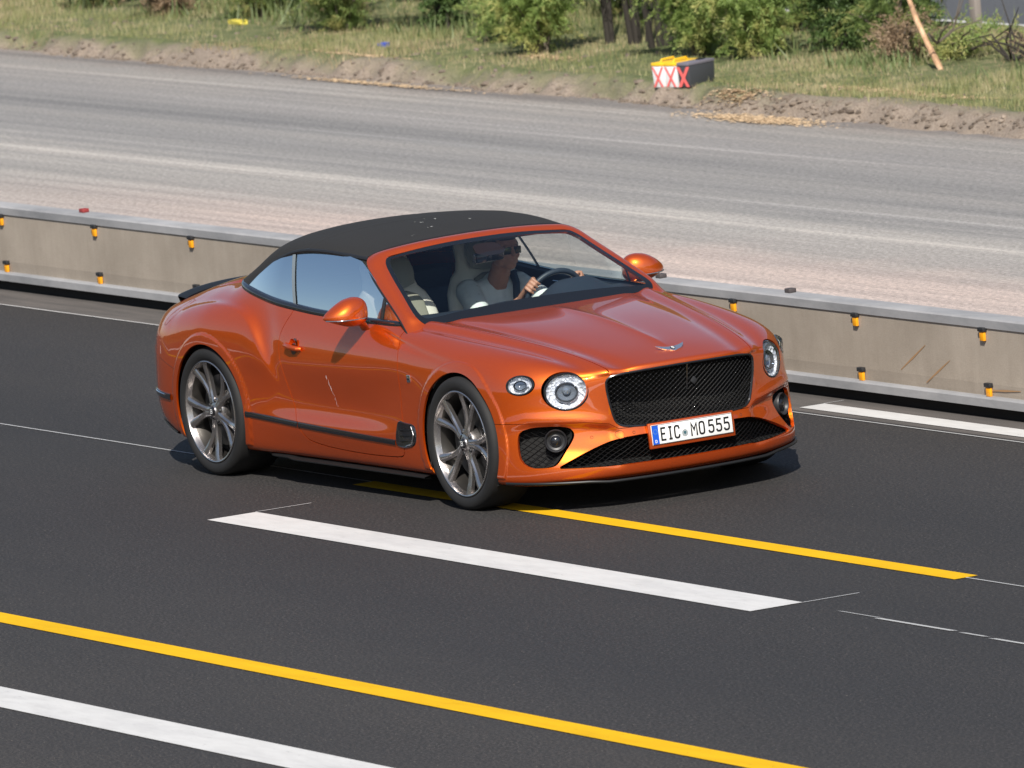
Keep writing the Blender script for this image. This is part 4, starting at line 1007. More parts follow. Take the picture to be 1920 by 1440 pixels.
hb(-.012,0,.035,(.097,.076,.092)); hb(.028,0,-.022,(.066,.060,.078)); hb(.050,0,-.078,(.036,.036,.028)); hb(.045,0,.012,(.052,.060,.030))
hb(.098,0,-.010,(.018,.012,.022)); hb(.107,0,-.020,(.012,.014,.010)); hb(.090,0,.020,(.012,.010,.02)); hb(.084,0,-.050,(.012,.022,.006)); hb(.082,0,-.060,(.013,.019,.006))
for s in (-1,1):
    hb(-.008,s*.077,.000,(.016,.010,.032)); hb(.062,s*.034,-.020,(.030,.024,.026)); hb(.078,s*.028,.030,(.012,.024,.008)); hb(.010,s*.048,-.055,(.045,.018,.026))
limb(bm,[L_((-1.665,.37,1.135)),L_((-1.735,.37,1.03)),L_((-1.80,.37,.95))],[.058,.062,.075])
limb(bm,[L_((-1.82,.37,.93)),L_((-1.80,.37,.70)),L_((-1.72,.37,.56))],[.06,.08,.10])
for s,sh,el,wr in ((-1,SHR,ELR,WRR),(1,SHL,ELL,WRL)):
    limb(bm,[L_((-1.82,.37,.93)),L_(sh),L_(el),L_(wr)],[.05,.050,.040,.026])
    limb(bm,[L_((-1.70,.37+s*.10,.56)),L_((-1.25,.37+s*.15,.58)),L_((-.98,.37+s*.12,.30))],[.085,.06,.045])
    # hand gripping the rim: rim point
    ang=math.atan2(WRL[1]-.37 if s>0 else WRR[1]-.37,.12)
    rimp=Vector((-1.125+.185*math.cos(ang)*math.sin(R_(22)),.37+.185*math.sin(ang),.935+.185*math.cos(ang)*math.cos(R_(22))))
    tdir=Vector((-math.sin(ang)*math.sin(R_(22)),math.cos(ang),-math.sin(ang)*math.cos(R_(22)))).normalized()  # tangent
    back=Vector((-math.cos(R_(22)),0,math.sin(R_(22))))  # towards driver along axle
    radial=(rimp-Vector((-1.125,.37,.935))).normalized()
    palm=rimp+back*.024+radial*.012; w0=Vector(wr)
    for k in np.linspace(-1,1,5): limb(bm,[L_(w0.lerp(palm,.25)+tdir*.010*k),L_(palm+tdir*.030*k)],[.020,.0155])
    for k,(t_,len_) in enumerate(((-.033,.9),(-.012,1.05),(.010,1.),(.031,.85))):
        b0=palm+tdir*t_+radial*.008
        p1=rimp+radial*.034+tdir*t_+back*.004; p2=rimp+radial*.022*len_-back*.024+tdir*t_; p3=rimp-radial*.006*len_-back*.026+tdir*t_
        limb(bm,[L_(b0),L_(p1),L_(p2),L_(p3)],[.0105,.0095,.0085,.0075])
    td=tdir*(-s)*-1
    tb=palm-radial*.012-tdir*s*.030
    limb(bm,[L_(palm-radial*.010),L_(tb-radial*.010-back*.006),L_(tb-radial*.014-back*.030)],[.014,.011,.009])
body=aobj('body',bm,skin,pr_); remesh(body,.0045,3)
bm=Acc()
limb(bm,[L_((-1.795,.37,.995)),L_((-1.81,.37,.94))],[.070,.095])
for k in np.linspace(-1,1,7): limb(bm,[L_((-1.80,.37+.13*k,.945-.01*k*k)),L_((-1.775,.37+.11*k,.74)),L_((-1.72,.37+.12*k,.55))],[.098-.02*abs(k),.108-.012*abs(k),.11])
for s,sh,el,wr in ((-1,SHR,ELR,WRR),(1,SHL,ELL,WRL)):
    m_=Vector(sh).lerp(Vector(el),.85); limb(bm,[L_(sh),L_(m_)],[.078,.060])
sh_=aobj('shirt',bm,shirt,pr_); remesh(sh_,.008,5)
bm=Acc()
for s in (-1,1): limb(bm,[L_((-1.72,.37+s*.10,.54)),L_((-1.25,.37+s*.15,.58)),L_((-1.0,.37+s*.12,.31))],[.098,.072,.058])
tr=aobj('trousers',bm,trous,pr_); remesh(tr,.012,3)
bm=Acc()
random.seed(5)
def hh_(dx,dy,dz,r): ball(bm,L_(H+Vector((dx,dy,dz))),r,24)
hh_(-.030,0,.048,(.093,.082,.092)); hh_(.020,0,.088,(.066,.064,.046)); hh_(-.055,0,.0,(.062,.072,.075))
for s in (-1,1): hh_(.0,s*.066,.035,(.045,.014,.032))
for k in range(40):
    a=random.uniform(-1.6,1.6); hh_(-.02+random.uniform(-.06,.07),.06*math.sin(a),.10+.025*math.cos(a)+random.uniform(-.008,.01),random.uniform(.010,.018))
hr=aobj('hair',bm,hairm,pr_); remesh(hr,.005,2)
bm=bmesh.new()
for s in (-1,1):
    bbox(bm,L_(H+Vector((.088,s*.034,.008))),(.008,.056,.042),rot=Matrix.Rotation(s*R_(12),4,'Z'),bev=.003)
bbox(bm,L_(H+Vector((.096,0,.018))),(.006,.020,.006))
for s in (-1,1): tube(bm,[L_(H+Vector((.082,s*.062,.020))),L_(H+Vector((.0,s*.082,.014)))],.003,6)
bobj('sunglasses',bm,glm,pr_)
bm=bmesh.new()
P=[(-1.86,.56,1.03),(-1.78,.49,1.055),(-1.685,.455,.99),(-1.635,.42,.86),(-1.62,.33,.70)]
rg=[]
for p in P: rg.append([bm.verts.new((p[0],p[1]-.024,p[2]-.006)),bm.verts.new((p[0],p[1]+.024,p[2]+.006))])
for a,b in zip(rg[:-1],rg[1:]): bm.faces.new((a[0],a[1],b[1],b[0]))
sb=bobj('seat_belt',bm,navy,car); md=sb.modifiers.new('s','SOLIDIFY'); md.thickness=.003

bm=bmesh.new(); random.seed(4); _rp=RG.reshape(-1,3)
for (x,y) in ((-1.75,-.05),(-1.80,-.10),(-1.85,.02),(-1.62,-.12),(-2.35,.10),(-2.62,.05),(-1.70,.18),(-1.50,-.30)):
    for q in range(2):
        xx,yy=x+random.uniform(-.03,.03),y+random.uniform(-.03,.03); i=int(np.argmin((_rp[:,0]-xx)**2+(_rp[:,1]-abs(yy))**2)); a=random.uniform(.002,.008)
        bm.faces.new([bm.verts.new((xx+a*math.cos(t)*1.5,yy+a*math.sin(t),_rp[i,2]+.0035)) for t in (0,1.2,2.3,3.4,4.6)])
bobj('roof_droppings',bm,mat('dropping_white',(.7,.7,.66),.8),car,smooth=False)
# ------------------------------------------------ surroundings (built along the road direction)
RY=-.0277
def rz(o): o.rotation_euler=(0,0,RY); return o
def rw(x,y,z=0): return (x*math.cos(RY)-y*math.sin(RY),x*math.sin(RY)+y*math.cos(RY),z)
def sheet(name,x0,x1,y0,y1,z,m,kind='structure'):
    o=rz(nmesh(name,[(x0,y0,z),(x1,y0,z),(x1,y1,z),(x0,y1,z)],[(0,1,2,3)],m,smooth=False)); 
    if kind: o['kind']=kind
    return o
# asphalt
asp=mat('new_asphalt',(.05,.05,.05),.78)
f1=noise_node(asp,85,4,.75,sc=(.45,1,1)); f2=noise_node(asp,.35,5,.6,sc=(.35,1.6,1)); f3=noise_node(asp,28,4,.7,sc=(.16,1,1)); f4=noise_node(asp,900,1,.5)
c1=ramp(asp,f1,[(.34,(.005,.005,.005)),(.50,(.0215,.0205,.0205)),(.66,(.064,.060,.057))])
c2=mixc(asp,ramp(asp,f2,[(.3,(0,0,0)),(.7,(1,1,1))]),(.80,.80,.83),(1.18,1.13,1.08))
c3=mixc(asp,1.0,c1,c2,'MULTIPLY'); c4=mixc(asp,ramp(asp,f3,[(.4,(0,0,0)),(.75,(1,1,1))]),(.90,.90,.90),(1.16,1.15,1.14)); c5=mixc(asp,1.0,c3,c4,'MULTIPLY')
sp_=ramp(asp,noise_node(asp,70,1,.4),[(.735,(0,0,0)),(.76,(1,1,1))]); c6=mixc(asp,sp_,c5,(.16,.14,.12)); tcx=nd(asp,'ShaderNodeTexCoord'); sx_=nd(asp,'ShaderNodeSeparateXYZ'); lk(asp,tcx.outputs['Object'],sx_.inputs[0])
yb_=math_(asp,'ADD',sx_.outputs['Y'],math_(asp,'MULTIPLY',math_(asp,'SUBTRACT',f2,.5),.8))
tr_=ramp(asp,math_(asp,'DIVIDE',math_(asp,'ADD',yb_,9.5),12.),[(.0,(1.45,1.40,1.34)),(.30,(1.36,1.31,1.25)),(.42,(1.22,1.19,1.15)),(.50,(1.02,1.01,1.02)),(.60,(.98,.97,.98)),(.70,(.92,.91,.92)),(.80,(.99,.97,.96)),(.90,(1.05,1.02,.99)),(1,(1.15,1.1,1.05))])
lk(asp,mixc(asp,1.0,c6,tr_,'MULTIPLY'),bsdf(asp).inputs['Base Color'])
bump(asp,f1,.35,.006)
# worn strip next to barrier
asp2=mat('dusty_asphalt_edge',(.08,.075,.07),.85)
g1=noise_node(asp2,200,3,.7); g2=noise_node(asp2,9,4,.65,sc=(.08,1,1)); lk(asp2,mixc(asp2,1.0,ramp(asp2,g1,[(.3,(.045,.040,.037)),(.75,(.13,.118,.11))]),mixc(asp2,ramp(asp2,g2,[(.35,(0,0,0)),(.8,(1,1,1))]),(.82,.82,.82),(1.6,1.55,1.5)),'MULTIPLY'),bsdf(asp2).inputs['Base Color'])
# old milled carriageway
old=mat('milled_old_asphalt',(.3,.3,.3),.9)
h1=noise_node(old,34,5,.85,sc=(.6,1,1)); h2=noise_node(old,2.2,5,.62,sc=(.010,1,1)); h3=noise_node(old,.28,3,.5,sc=(.02,1,1)); h4=noise_node(old,6.0,3,.55,sc=(.012,1,1)); h5=noise_node(old,.8,4,.6)
a1=ramp(old,h1,[(.30,(.14,.137,.132)),(.5,(.30,.29,.275)),(.70,(.50,.475,.45))])
a2=ramp(old,h2,[(.30,(.74,.75,.77)),(.48,(.96,.96,.96)),(.60,(1.05,1.035,1.02)),(.72,(1.38,1.36,1.34))])
a3=mixc(old,1.,a1,a2,'MULTIPLY'); a4=ramp(old,h4,[(.35,(.86,.86,.87)),(.6,(1.04,1.03,1.03)),(.74,(1.3,1.3,1.3))]); a5=mixc(old,1.,a3,a4,'MULTIPLY')
tcx=nd(old,'ShaderNodeTexCoord'); sx_=nd(old,'ShaderNodeSeparateXYZ'); lk(old,tcx.outputs['Object'],sx_.inputs[0])
yv=math_(old,'ADD',sx_.outputs['Y'],math_(old,'MULTIPLY',math_(old,'SUBTRACT',h5,.5),.9))
gx_=ramp(old,math_(old,'MULTIPLY',math_(old,'ADD',math_(old,'ADD',sx_.outputs['X'],math_(old,'MULTIPLY',h5,2.5)),21.0),.125),[(0,(0,0,0)),(1,(1,1,1))])
yb_=math_(old,'DIVIDE',yv,12.0); rest_=[(.52,(1.06,1.05,1.03)),(.58,(1.14,1.12,1.10)),(.64,(.92,.92,.93)),(.74,(.86,.86,.87)),(.80,(.80,.80,.82)),(.87,(.94,.91,.88)),(.91,(.80,.72,.66))]
rest_2=[(.535,(1.16,1.11,1.08))]+rest_[1:]
bands=mixc(old,gx_,ramp(old,yb_,[(.24,(1.05,1.03,1.0)),(.45,(1.12,1.09,1.06))]+rest_),ramp(old,yb_,[(.24,(1.62,1.38,1.30)),(.49,(1.50,1.29,1.22))]+rest_2))
lk(old,mixc(old,1.,a5,bands,'MULTIPLY'),bsdf(old).inputs['Base Color']); bump(old,h1,.5,.02)
far=mat('second_road_asphalt',(.085,.09,.10),.8); q1=noise_node(far,60,3,.6); lk(far,ramp(far,q1,[(.3,(.05,.053,.06)),(.7,(.11,.115,.125))]),bsdf(far).inputs['Base Color'])
gnd=mat('dry_grassland',(.09,.10,.045),.95); q1=noise_node(gnd,.6,6,.7); lk(gnd,ramp(gnd,q1,[(.3,(.05,.065,.025)),(.5,(.10,.105,.05)),(.7,(.17,.14,.09))]),bsdf(gnd).inputs['Base Color'])
sheet('ground',-1500,1500,-1500,1500,-.03,gnd)
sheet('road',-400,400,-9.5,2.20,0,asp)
sheet('road_edge_strip',-400,400,2.20,2.76,0,asp2)
sheet('old_road',-400,400,2.76,10.95,.0,old)
sheet('second_road',-400,400,14.45,24,.02,far)
wp=mat('road_paint_white',(.80,.80,.79),.6); n_=noise_node(wp,14,4,.6,sc=(.3,1,1)); lk(wp,ramp(wp,n_,[(.3,(.55,.54,.525)),(.6,(.61,.60,.585))]),bsdf(wp).inputs['Base Color'])
yp=mat('road_paint_yellow',(.80,.42,.015),.85,Specular_IOR_Level=.2); n_=noise_node(yp,10,4,.6,sc=(.3,1,1)); lk(yp,ramp(yp,n_,[(.3,(.66,.37,.004)),(.65,(.70,.41,.006))]),bsdf(yp).inputs['Base Color'])
for m_ in (wp,yp):
    d1=noise_node(m_,3.0,5,.7,sc=(.25,1,1)); d2=noise_node(m_,45,3,.7,sc=(.3,1,1)); s0=bsdf(m_).inputs['Base Color'].links[0].from_socket
    t1=mixc(m_,1.,s0,ramp(m_,d1,[(.30,(.86,.86,.87)),(.55,(1,1,1))]),'MULTIPLY'); t2=mixc(m_,1.,t1,ramp(m_,d2,[(.26,(.70,.70,.71)),(.36,(1,1,1))]),'MULTIPLY'); lk(m_,t2,bsdf(m_).inputs['Base Color']); bump(m_,d2,.2,.003)
tp=mat('thin_marking_paint',(.42,.42,.42),.7)
def mark(name,x0,x1,y0,y1,m,lab,cat,z=.004,sk=0,group=None):
    o=rz(nmesh(name,[(x0,y0,z),(x1,y0,z),(x1+sk,y1,z),(x0+sk,y1,z)],[(0,1,2,3)],m,smooth=False)); o['kind']='structure'; return o
mark('white_lane_dash',-1.16,4.90,-1.965,-1.655,wp,'','marking'); 
for k in (-2,-1,1,2): mark('white_lane_dash',-1.16+18*k,4.90+18*k,-1.965,-1.655,wp,'','marking')
mark('yellow_lane_line',-1.61,4.99,-.805,-.665,yp,'','marking'); mark('yellow_edge_line',-300,300,-4.435,-4.27,yp,'','')
mark('white_edge_line',-300,300,-5.745,-5.44,wp,'','')
mark('white_inner_edge_line',-1.82,300,2.265,2.435,wp,'','')
mark('thin_line',-300,-1.61,-.690,-.676,tp,'',''); mark('thin_line',4.99,300,-.742,-.730,tp,'',''); mark('thin_line',-300,-9,2.188,2.203,wp,'',''); mark('thin_line',-9,300,2.140,2.155,tp,'','')
mark('premark',-1.176,-1.164,-1.655,-1.30,tp,'',''); mark('premark',4.895,4.907,-1.655,-1.32,tp,'',''); mark('premark',-1.83,-1.82,2.435,2.57,tp,'','')
random.seed(11)
scr=[(5.32,5.72,-1.700,.008),(5.72,6.46,-1.715,.022),(6.55,6.78,-1.722,.016),(6.86,7.9,-1.735,.020)]
for a,b,y,w_ in scr: mark('paint_scrape',a,b,y-w_/2,y+w_/2,tp,'','',sk=.05)
mark('far_edge_line',-300,300,14.98,15.28,wp,'','',z=.026)
# verge: earth step and grass bank as one relief
ver=mat('verge_soil',(.2,.16,.12),.95)
v1=noise_node(ver,5,6,.72); v2=noise_node(ver,60,4,.7); v3=noise_node(ver,1.1,5,.6,sc=(.5,1,1))
soil=ramp(ver,v2,[(.25,(.13,.10,.078)),(.5,(.29,.23,.18)),(.8,(.44,.37,.30))])
grs=ramp(ver,v1,[(.3,(.07,.10,.03)),(.5,(.14,.16,.06)),(.64,(.22,.21,.10)),(.78,(.34,.27,.18))])
tcx=nd(ver,'ShaderNodeTexCoord'); sx_=nd(ver,'ShaderNodeSeparateXYZ'); lk(ver,tcx.outputs['Object'],sx_.inputs[0])
fy=math_(ver,'ADD',sx_.outputs['Y'],math_(ver,'MULTIPLY',math_(ver,'SUBTRACT',v3,.5),.8)); fm_=ramp(ver,math_(ver,'SUBTRACT',fy,10.80),[(.14,(0,0,0)),(.40,(1,1,1))])
lk(ver,mixc(ver,fm_,soil,grs),bsdf(ver).inputs['Base Color']); bump(ver,v2,.8,.03)
xs=np.arange(-60,8,.045); ys=np.concatenate([np.arange(10.62,11.85,.035),np.arange(11.85,14.7,.09)])
Xg,Yg=np.meshgrid(xs,ys,indexing='ij')
rs=np.random.RandomState(3)
_vt={}
def vn(X,Y,s,seed):
    """cheap value noise"""
    r=_vt.setdefault(seed,None)
    if r is None: r=_vt[seed]=np.random.RandomState(seed).rand(256,256)
    x=X*s;y=Y*s; xi=np.floor(x).astype(int);yi=np.floor(y).astype(int);fx=x-xi;fy=y-yi; fx=fx*fx*(3-2*fx);fy=fy*fy*(3-2*fy)
    a=r[xi%256,yi%256];b=r[(xi+1)%256,yi%256];c=r[xi%256,(yi+1)%256];d=r[(xi+1)%256,(yi+1)%256]; return (a*(1-fx)+b*fx)*(1-fy)+(c*(1-fx)+d*fx)*fy
def vheight(X,Y):
    e=Y-10.90+.28*(vn(X,Y,.9,1)-.5)+.12*(vn(X,Y,4,2)-.5)
    h=.105*np.clip(e/.14,0,1)**.8
    h+=.035*np.exp(-((e-.28)/.12)**2)+.02*np.clip((Y-11.7)/2,0,1)
    am=np.exp(-((e-.06)/.14)**2)*1.0+.22
    h+=am*(.045*(vn(X,Y,6,3)-.5)+.085*(np.clip(vn(X,Y,11,4),.25,1)-.6)*(vn(X,Y,1.3,14)>.35))*np.clip(e/.05+.6,0,1)
    return h-.02*(e<-.05)
Zg=vheight(Xg,Yg)
o=rz(nmesh('verge',np.stack([Xg,Yg,Zg],-1).reshape(-1,3),gfaces(len(xs),len(ys)),ver)); o['kind']='structure'
# clods along the cut edge
def scatter_lumps(name,n,xr,yf,rr,m,seed,zoff=0.):
    r=np.random.RandomState(seed); base=[(1,0,0),(-1,0,0),(0,1,0),(0,-1,0),(0,0,1),(0,0,-1)]; t=(1+5**.5)/2
    ico=np.array([(-1,t,0),(1,t,0),(-1,-t,0),(1,-t,0),(0,-1,t),(0,1,t),(0,-1,-t),(0,1,-t),(t,0,-1),(t,0,1),(-t,0,-1),(-t,0,1)])/1.9
    IF=[(0,11,5),(0,5,1),(0,1,7),(0,7,10),(0,10,11),(1,5,9),(5,11,4),(11,10,2),(10,7,6),(7,1,8),(3,9,4),(3,4,2),(3,2,6),(3,6,8),(3,8,9),(4,9,5),(2,4,11),(6,2,10),(8,6,7),(9,8,1)]
    V=[];F=[]
    for k in range(n):
        x=r.uniform(*xr); y=yf(r); s=r.uniform(*rr)*np.array([r.uniform(.8,1.6),r.uniform(.7,1.2),r.uniform(.5,.9)])
        z=float(vheight(np.array([x]),np.array([y]))[0])+zoff; P=ico*s*(1+.5*(r.rand(12,1)-.5)); a=r.rand()*6.28; c,s_=math.cos(a),math.sin(a); P=P@np.array([[c,-s_,0],[s_,c,0],[0,0,1]]); F+= [tuple(i+12*k for i in f) for f in IF]; V.append(P+np.array([x,y,z]))
    return rz(nmesh(name,np.concatenate(V),F,m,smooth=False))
clod=mat('earth_clods',(.2,.16,.12),.95); n_=noise_node(clod,3,4,.7); lk(clod,ramp(clod,n_,[(.3,(.08,.06,.045)),(.6,(.20,.16,.125)),(.75,(.36,.29,.23))]),bsdf(clod).inputs['Base Color'])
o=scatter_lumps('earth_clods',2200,(-42,-6),lambda r:10.83+abs(r.normal(0,.10)) if r.rand()<.85 else r.uniform(10.5,12.6),(.008,.030),clod,7); o['kind']='stuff'; tag(o,'loose brown earth clods along the cut edge of the verge')
# grass blades
def blades(name,n,xr,yf,hr,m,seed,wd=.008,dens=None,lean=.5):
    r=np.random.RandomState(seed); x=r.uniform(xr[0],xr[1],n); y=np.array([yf(r) for _ in range(n)])
    if dens is not None:
        k=r.rand(n)<dens(x,y); x,y=x[k],y[k]
    n=len(x); z=vheight(x,y)-.01; h=r.uniform(hr[0],hr[1],n)*(.5+vn(x,y,1.2,9)); a=r.rand(n)*6.28; l=r.uniform(0,lean,n); b=r.rand(n)*6.28
    wx,wy=np.cos(a)*wd/2,np.sin(a)*wd/2; V=np.empty((n,3,3)); V[:,0]=np.stack([x-wx,y-wy,z],1); V[:,1]=np.stack([x+wx,y+wy,z],1); V[:,2]=np.stack([x+np.cos(b)*h*l,y+np.sin(b)*h*l,z+h],1)
    F=(np.arange(n)[:,None]*3+np.arange(3)[None]).tolist(); return rz(nmesh(name,V.reshape(-1,3),F,m,smooth=False))
def leafmat(name,stops,scale=2.5,tr=.25):
    m=mat(name,(.1,.1,.05),.6); n_=noise_node(m,scale,4,.7); c=ramp(m,n_,stops); b=bsdf(m); lk(m,c,b.inputs['Base Color'])
    t=m.node_tree; ts=t.nodes.new('ShaderNodeBsdfTranslucent'); lk(m,c,ts.inputs[0]); mx=t.nodes.new('ShaderNodeMixShader'); mx.inputs[0].default_value=tr; lk(m,b.outputs[0],mx.inputs[1]); lk(m,ts.outputs[0],mx.inputs[2])
    lk(m,mx.outputs[0],[n for n in t.nodes if n.type=='OUTPUT_MATERIAL'][0].inputs[0]); return m
gr1=leafmat('verge_grass_green',[(.3,(.16,.19,.065)),(.48,(.28,.28,.12)),(.62,(.42,.36,.21))]); gr2=leafmat('verge_grass_dry',[(.3,(.26,.19,.11)),(.6,(.44,.34,.21)),(.8,(.55,.43,.28))])
dg=lambda x,y:np.clip((y-11.02)/.40,0,1)*np.clip(vn(x,y,.7,21)*1.9-.35,0.08,1)
o=blades('grass',150000,(-42,-8),lambda r:r.uniform(11.0,14.4),(.025,.085),gr1,5,dens=dg); o['kind']='stuff'; tag(o,'short green grass on the verge')
o=blades('dry_grass',60000,(-42,-8),lambda r:r.uniform(11.0,14.4),(.02,.07),gr2,6,dens=lambda x,y:np.clip(vn(x,y,.9,33)*2-.7,.05,1)); o['kind']='stuff'; tag(o,'straw coloured dry grass and chips on the verge')
o=blades('weeds',30000,(-38,-8),lambda r:r.uniform(12.3,14.3),(.06,.22),leafmat('weed_leaf',[(.3,(.07,.10,.035)),(.55,(.15,.19,.07)),(.7,(.28,.26,.13)),(.8,(.38,.30,.2))]),8,wd=.022,dens=lambda x,y:np.clip(vn(x,y,1.1,44)*2.2-.8,0,1)*np.where(x>-19,.8,.22),lean=.9); o['kind']='stuff'; tag(o,'leafy green weeds on the right part of the verge')
# sawdust patches
sd=mat('sawdust',(.60,.43,.26),.9)
def chips(cx,cy,rx,ry_,n,seed):
    r=np.random.RandomState(seed); q=r.normal(0,.45,(n,2)); x=cx+q[:,0]*rx; y=cy+q[:,1]*ry_; z=np.maximum(vheight(x,y),.004)+.004; V=np.empty((n,3,3)); a=r.rand(n)*6.28; w=r.uniform(.008,.022,n)
    for k in range(3): V[:,k]=np.stack([x+w*np.cos(a+2.1*k),y+w*np.sin(a+2.1*k),z+r.uniform(0,.008,n)],1)
    return V.reshape(-1,3),(np.arange(n)[:,None]*3+np.arange(3)[None]).tolist()
for cx,cy,rx,ry_,n,se in ((-16.7,10.62,.9,.16,2600,1),(-17.6,11.0,.5,.10,700,2),(-23.0,10.75,1.6,.07,900,3),(-16.3,11.6,1.3,.10,1100,4),(-24.3,11.3,.8,.12,700,5),(-22.3,11.9,.5,.10,500,6)):
    V,F=chips(cx,cy,rx,ry_,n,se); o=rz(nmesh('sawdust',V,F,sd,smooth=False)); o['kind']='stuff'; tag(o,'pale sawdust spilled beside the earth edge')
# ------------------------------------------------ barrier
con=mat('weathered_concrete',(.3,.26,.21),.85)
k1=noise_node(con,1.5,5,.65); k2=noise_node(con,9,5,.7,sc=(1,1,.12)); k3=noise_node(con,120,3,.6)
cc=ramp(con,k1,[(.3,(.285,.242,.195)),(.7,(.385,.33,.272))]); cc=mixc(con,1.,cc,ramp(con,k2,[(.30,(.93,.92,.91)),(.6,(1.02,1.015,1.01))]),'MULTIPLY'); cc=mixc(con,1.,cc,ramp(con,k3,[(.3,(.90,.90,.90)),(.7,(1.08,1.08,1.08))]),'MULTIPLY')
tc=nd(con,'ShaderNodeTexCoord'); 
lk(con,cc,bsdf(con).inputs['Base Color']); bump(con,k3,.3,.004)
capm=mat('grey_concrete_cap',(.30,.30,.31),.8); k1=noise_node(capm,3,5,.7,sc=(.4,1,1)); lk(capm,ramp(capm,k1,[(.3,(.22,.222,.23)),(.7,(.37,.365,.37))]),bsdf(capm).inputs['Base Color'])
br=empty('roadside_barrier',rw(-6,2.66)); rz(br); tag(br,'long low beige concrete barrier with grey top and amber reflectors behind the car','barrier')
def bprof(name,prof,m,x0=-60,x1=60):
    n=120; V=[];F=[]; q=len(prof)
    for i in range(n+1):
        x=x0+(x1-x0)*i/n
        for y,z in prof: V.append((x,y,z))
    for i in range(n):
        for k in range(q-1): F.append((i*q+k,(i+1)*q+k,(i+1)*q+k+1,i*q+k+1))
    return nmesh(name,V,[f[::-1] for f in F],m,br,smooth=False)
bprof('panel',[(-.045,.125),(-.052,.20),(-.050,.523)],con)
bprof('top_cap',[(-.051,.522),(-.058,.523),(-.061,.570),(-.052,.580),(.075,.582),(.085,.572),(.085,.548),(.05,.545)],capm)
bprof('base_ledge',[(-.06,.070),(-.090,.072),(-.090,.118),(-.080,.128),(-.045,.130)],capm)
bprof('rear_panel',[(.05,.545),(.05,.13),(.09,.12),(.09,.07),(-.06,.07)],con)
bprof('base_gap_shade',[(-.035,.074),(-.035,.001)],dark); bprof('base_gap_shade',[(.05,.001),(.05,.074)],dark)  # near-black sheets stand in for the shade in the gap under the barrier
amb=mat('amber_reflector',(.80,.33,.01),.3); 
for k in range(-14,12):
    x=-1.66+1.425*k+6
    for z,dx in ((.485,0),(.165,.02)):
        bm=bmesh.new(); bbox(bm,(x+dx,-.062,z+.030),(.062,.030,.024),bev=.003); h_=bobj('reflector_housing',bm,satin,br)
        bm=bmesh.new(); bbox(bm,(x+dx,-.062,z-.010),(.046,.018,.052),bev=.003); bobj('amber_lens',bm,amb,h_)
        bm=bmesh.new(); bbox(bm,(x+dx,-.0535,z-.062-.012),(.014,.004,.07)); 
        bm.free()
dbm=mat('dark_marker',(.05,.02,.02),.6)
for x,c in ((-11.95,(.25,.03,.03)),(-4.1,(.06,.05,.05)),(-2.55+.0,(.06,.05,.05))):
    bm=bmesh.new(); bbox(bm,(x+6,.03,.595),(.06,.05,.026),bev=.005); bobj('cap_stud',bm,mat('stud_colour',c,.6),br)
# reddish scuffs on the concrete right of the car
rsx=mat('rust_scuff',(.33,.19,.09),.9)
for (x,z,l,a) in ((-1.05,.30,.34,.50),(-.78,.235,.32,.48),(-.05,.17,.34,.05),(.25,.21,.22,.7)):
    bm=bmesh.new(); ca,sa=math.cos(a),math.sin(a); 
    pts=[(-l/2,-.002),(0,-.006),(l/2,-.002),(l/2,.002),(0,.006),(-l/2,.003)]; bm.faces.new([bm.verts.new((x+6+u*ca-v*sa,-.0535,z+u*sa+v*ca)) for u,v in pts]); bobj('scuff',bm,rsx,br,smooth=False,recalc=False)
# ------------------------------------------------ battery boxes
ang=math.atan2(.116,.338)+RY
def bx(p,i,lab,dk):
    bw,bd,bh=.127,.300,.166
    e=empty('lamp_battery_box',p); e.rotation_euler=(0,0,ang); tag(e,lab,'box')
    bodym=mat('dark_grey_case',(.045,.048,.055),.5) if dk else mat('white_case_wall',(.70,.70,.70),.5); lidm=mat('grey_case_lid',(.16,.15,.18),.4) if dk else mat('yellow_lid',(.80,.48,.02),.45)
    bm=bmesh.new(); 
    vs=bbox(bm,(0,bd/2,bh/2),(bw-.004,bd,bh),bev=.008)
    for v in vs:
        if v.co.z<bh*.4: v.co.x*=.93; v.co.y=(v.co.y-bd/2)*.95+bd/2
    bobj('case',bm,bodym,e)
    bm=bmesh.new(); bbox(bm,(0,bd/2,bh+.014),(bw-.002,bd+.008,.026),bev=.006); ld=bobj('lid',bm,lidm,e)
    if not dk:
        bm=bmesh.new(); tube(bm,[(0,.04,bh+.02),(0,.055,bh+.045),(0,.19,bh+.048),(0,.21,bh+.02)],.008,8); bobj('handle',bm,lidm,e)
    else:
        bm=bmesh.new(); bbox(bm,(.0,.21,bh+.032),(.04,.07,.012),bev=.004); bobj('latch',bm,blk,e)
    rd=mat('red_cross_tape',(.75,.13,.12),.5)
    for s,(z0,z1) in ((1,(.006,bh-.006)),(-1,(.006,bh-.006))):
        bm=bmesh.new(); hw=.010 if not dk else .016; x0,x1=-bw*.36*s,bw*.40*s; bm.faces.new([bm.verts.new(p_) for p_ in ((x0*.9-hw,.0015-.004-(.0006 if s>0 else 0),z0),(x0*.9+hw,-.0025-(.0006 if s>0 else 0),z0),(x1+hw,-.0025-(.0006 if s>0 else 0),z1),(x1-hw,-.0025-(.0006 if s>0 else 0),z1))]); bobj('red_tape',bm,rd,e,smooth=False,recalc=False)
    return e
bx0=np.array(rw(-18.901,10.983,.112))
da=np.array([math.cos(ang),math.sin(ang),0])*.130
bx(tuple(bx0+da*.5),0,'white case with red cross and yellow lid, leftmost of three on verge',False)
bx(tuple(bx0+da*1.5),1,'white case with red cross and yellow lid, touching the dark grey box',False)
bx(tuple(bx0+da*2.5),2,'dark grey box with red cross beside two white yellow lidded cases',True)
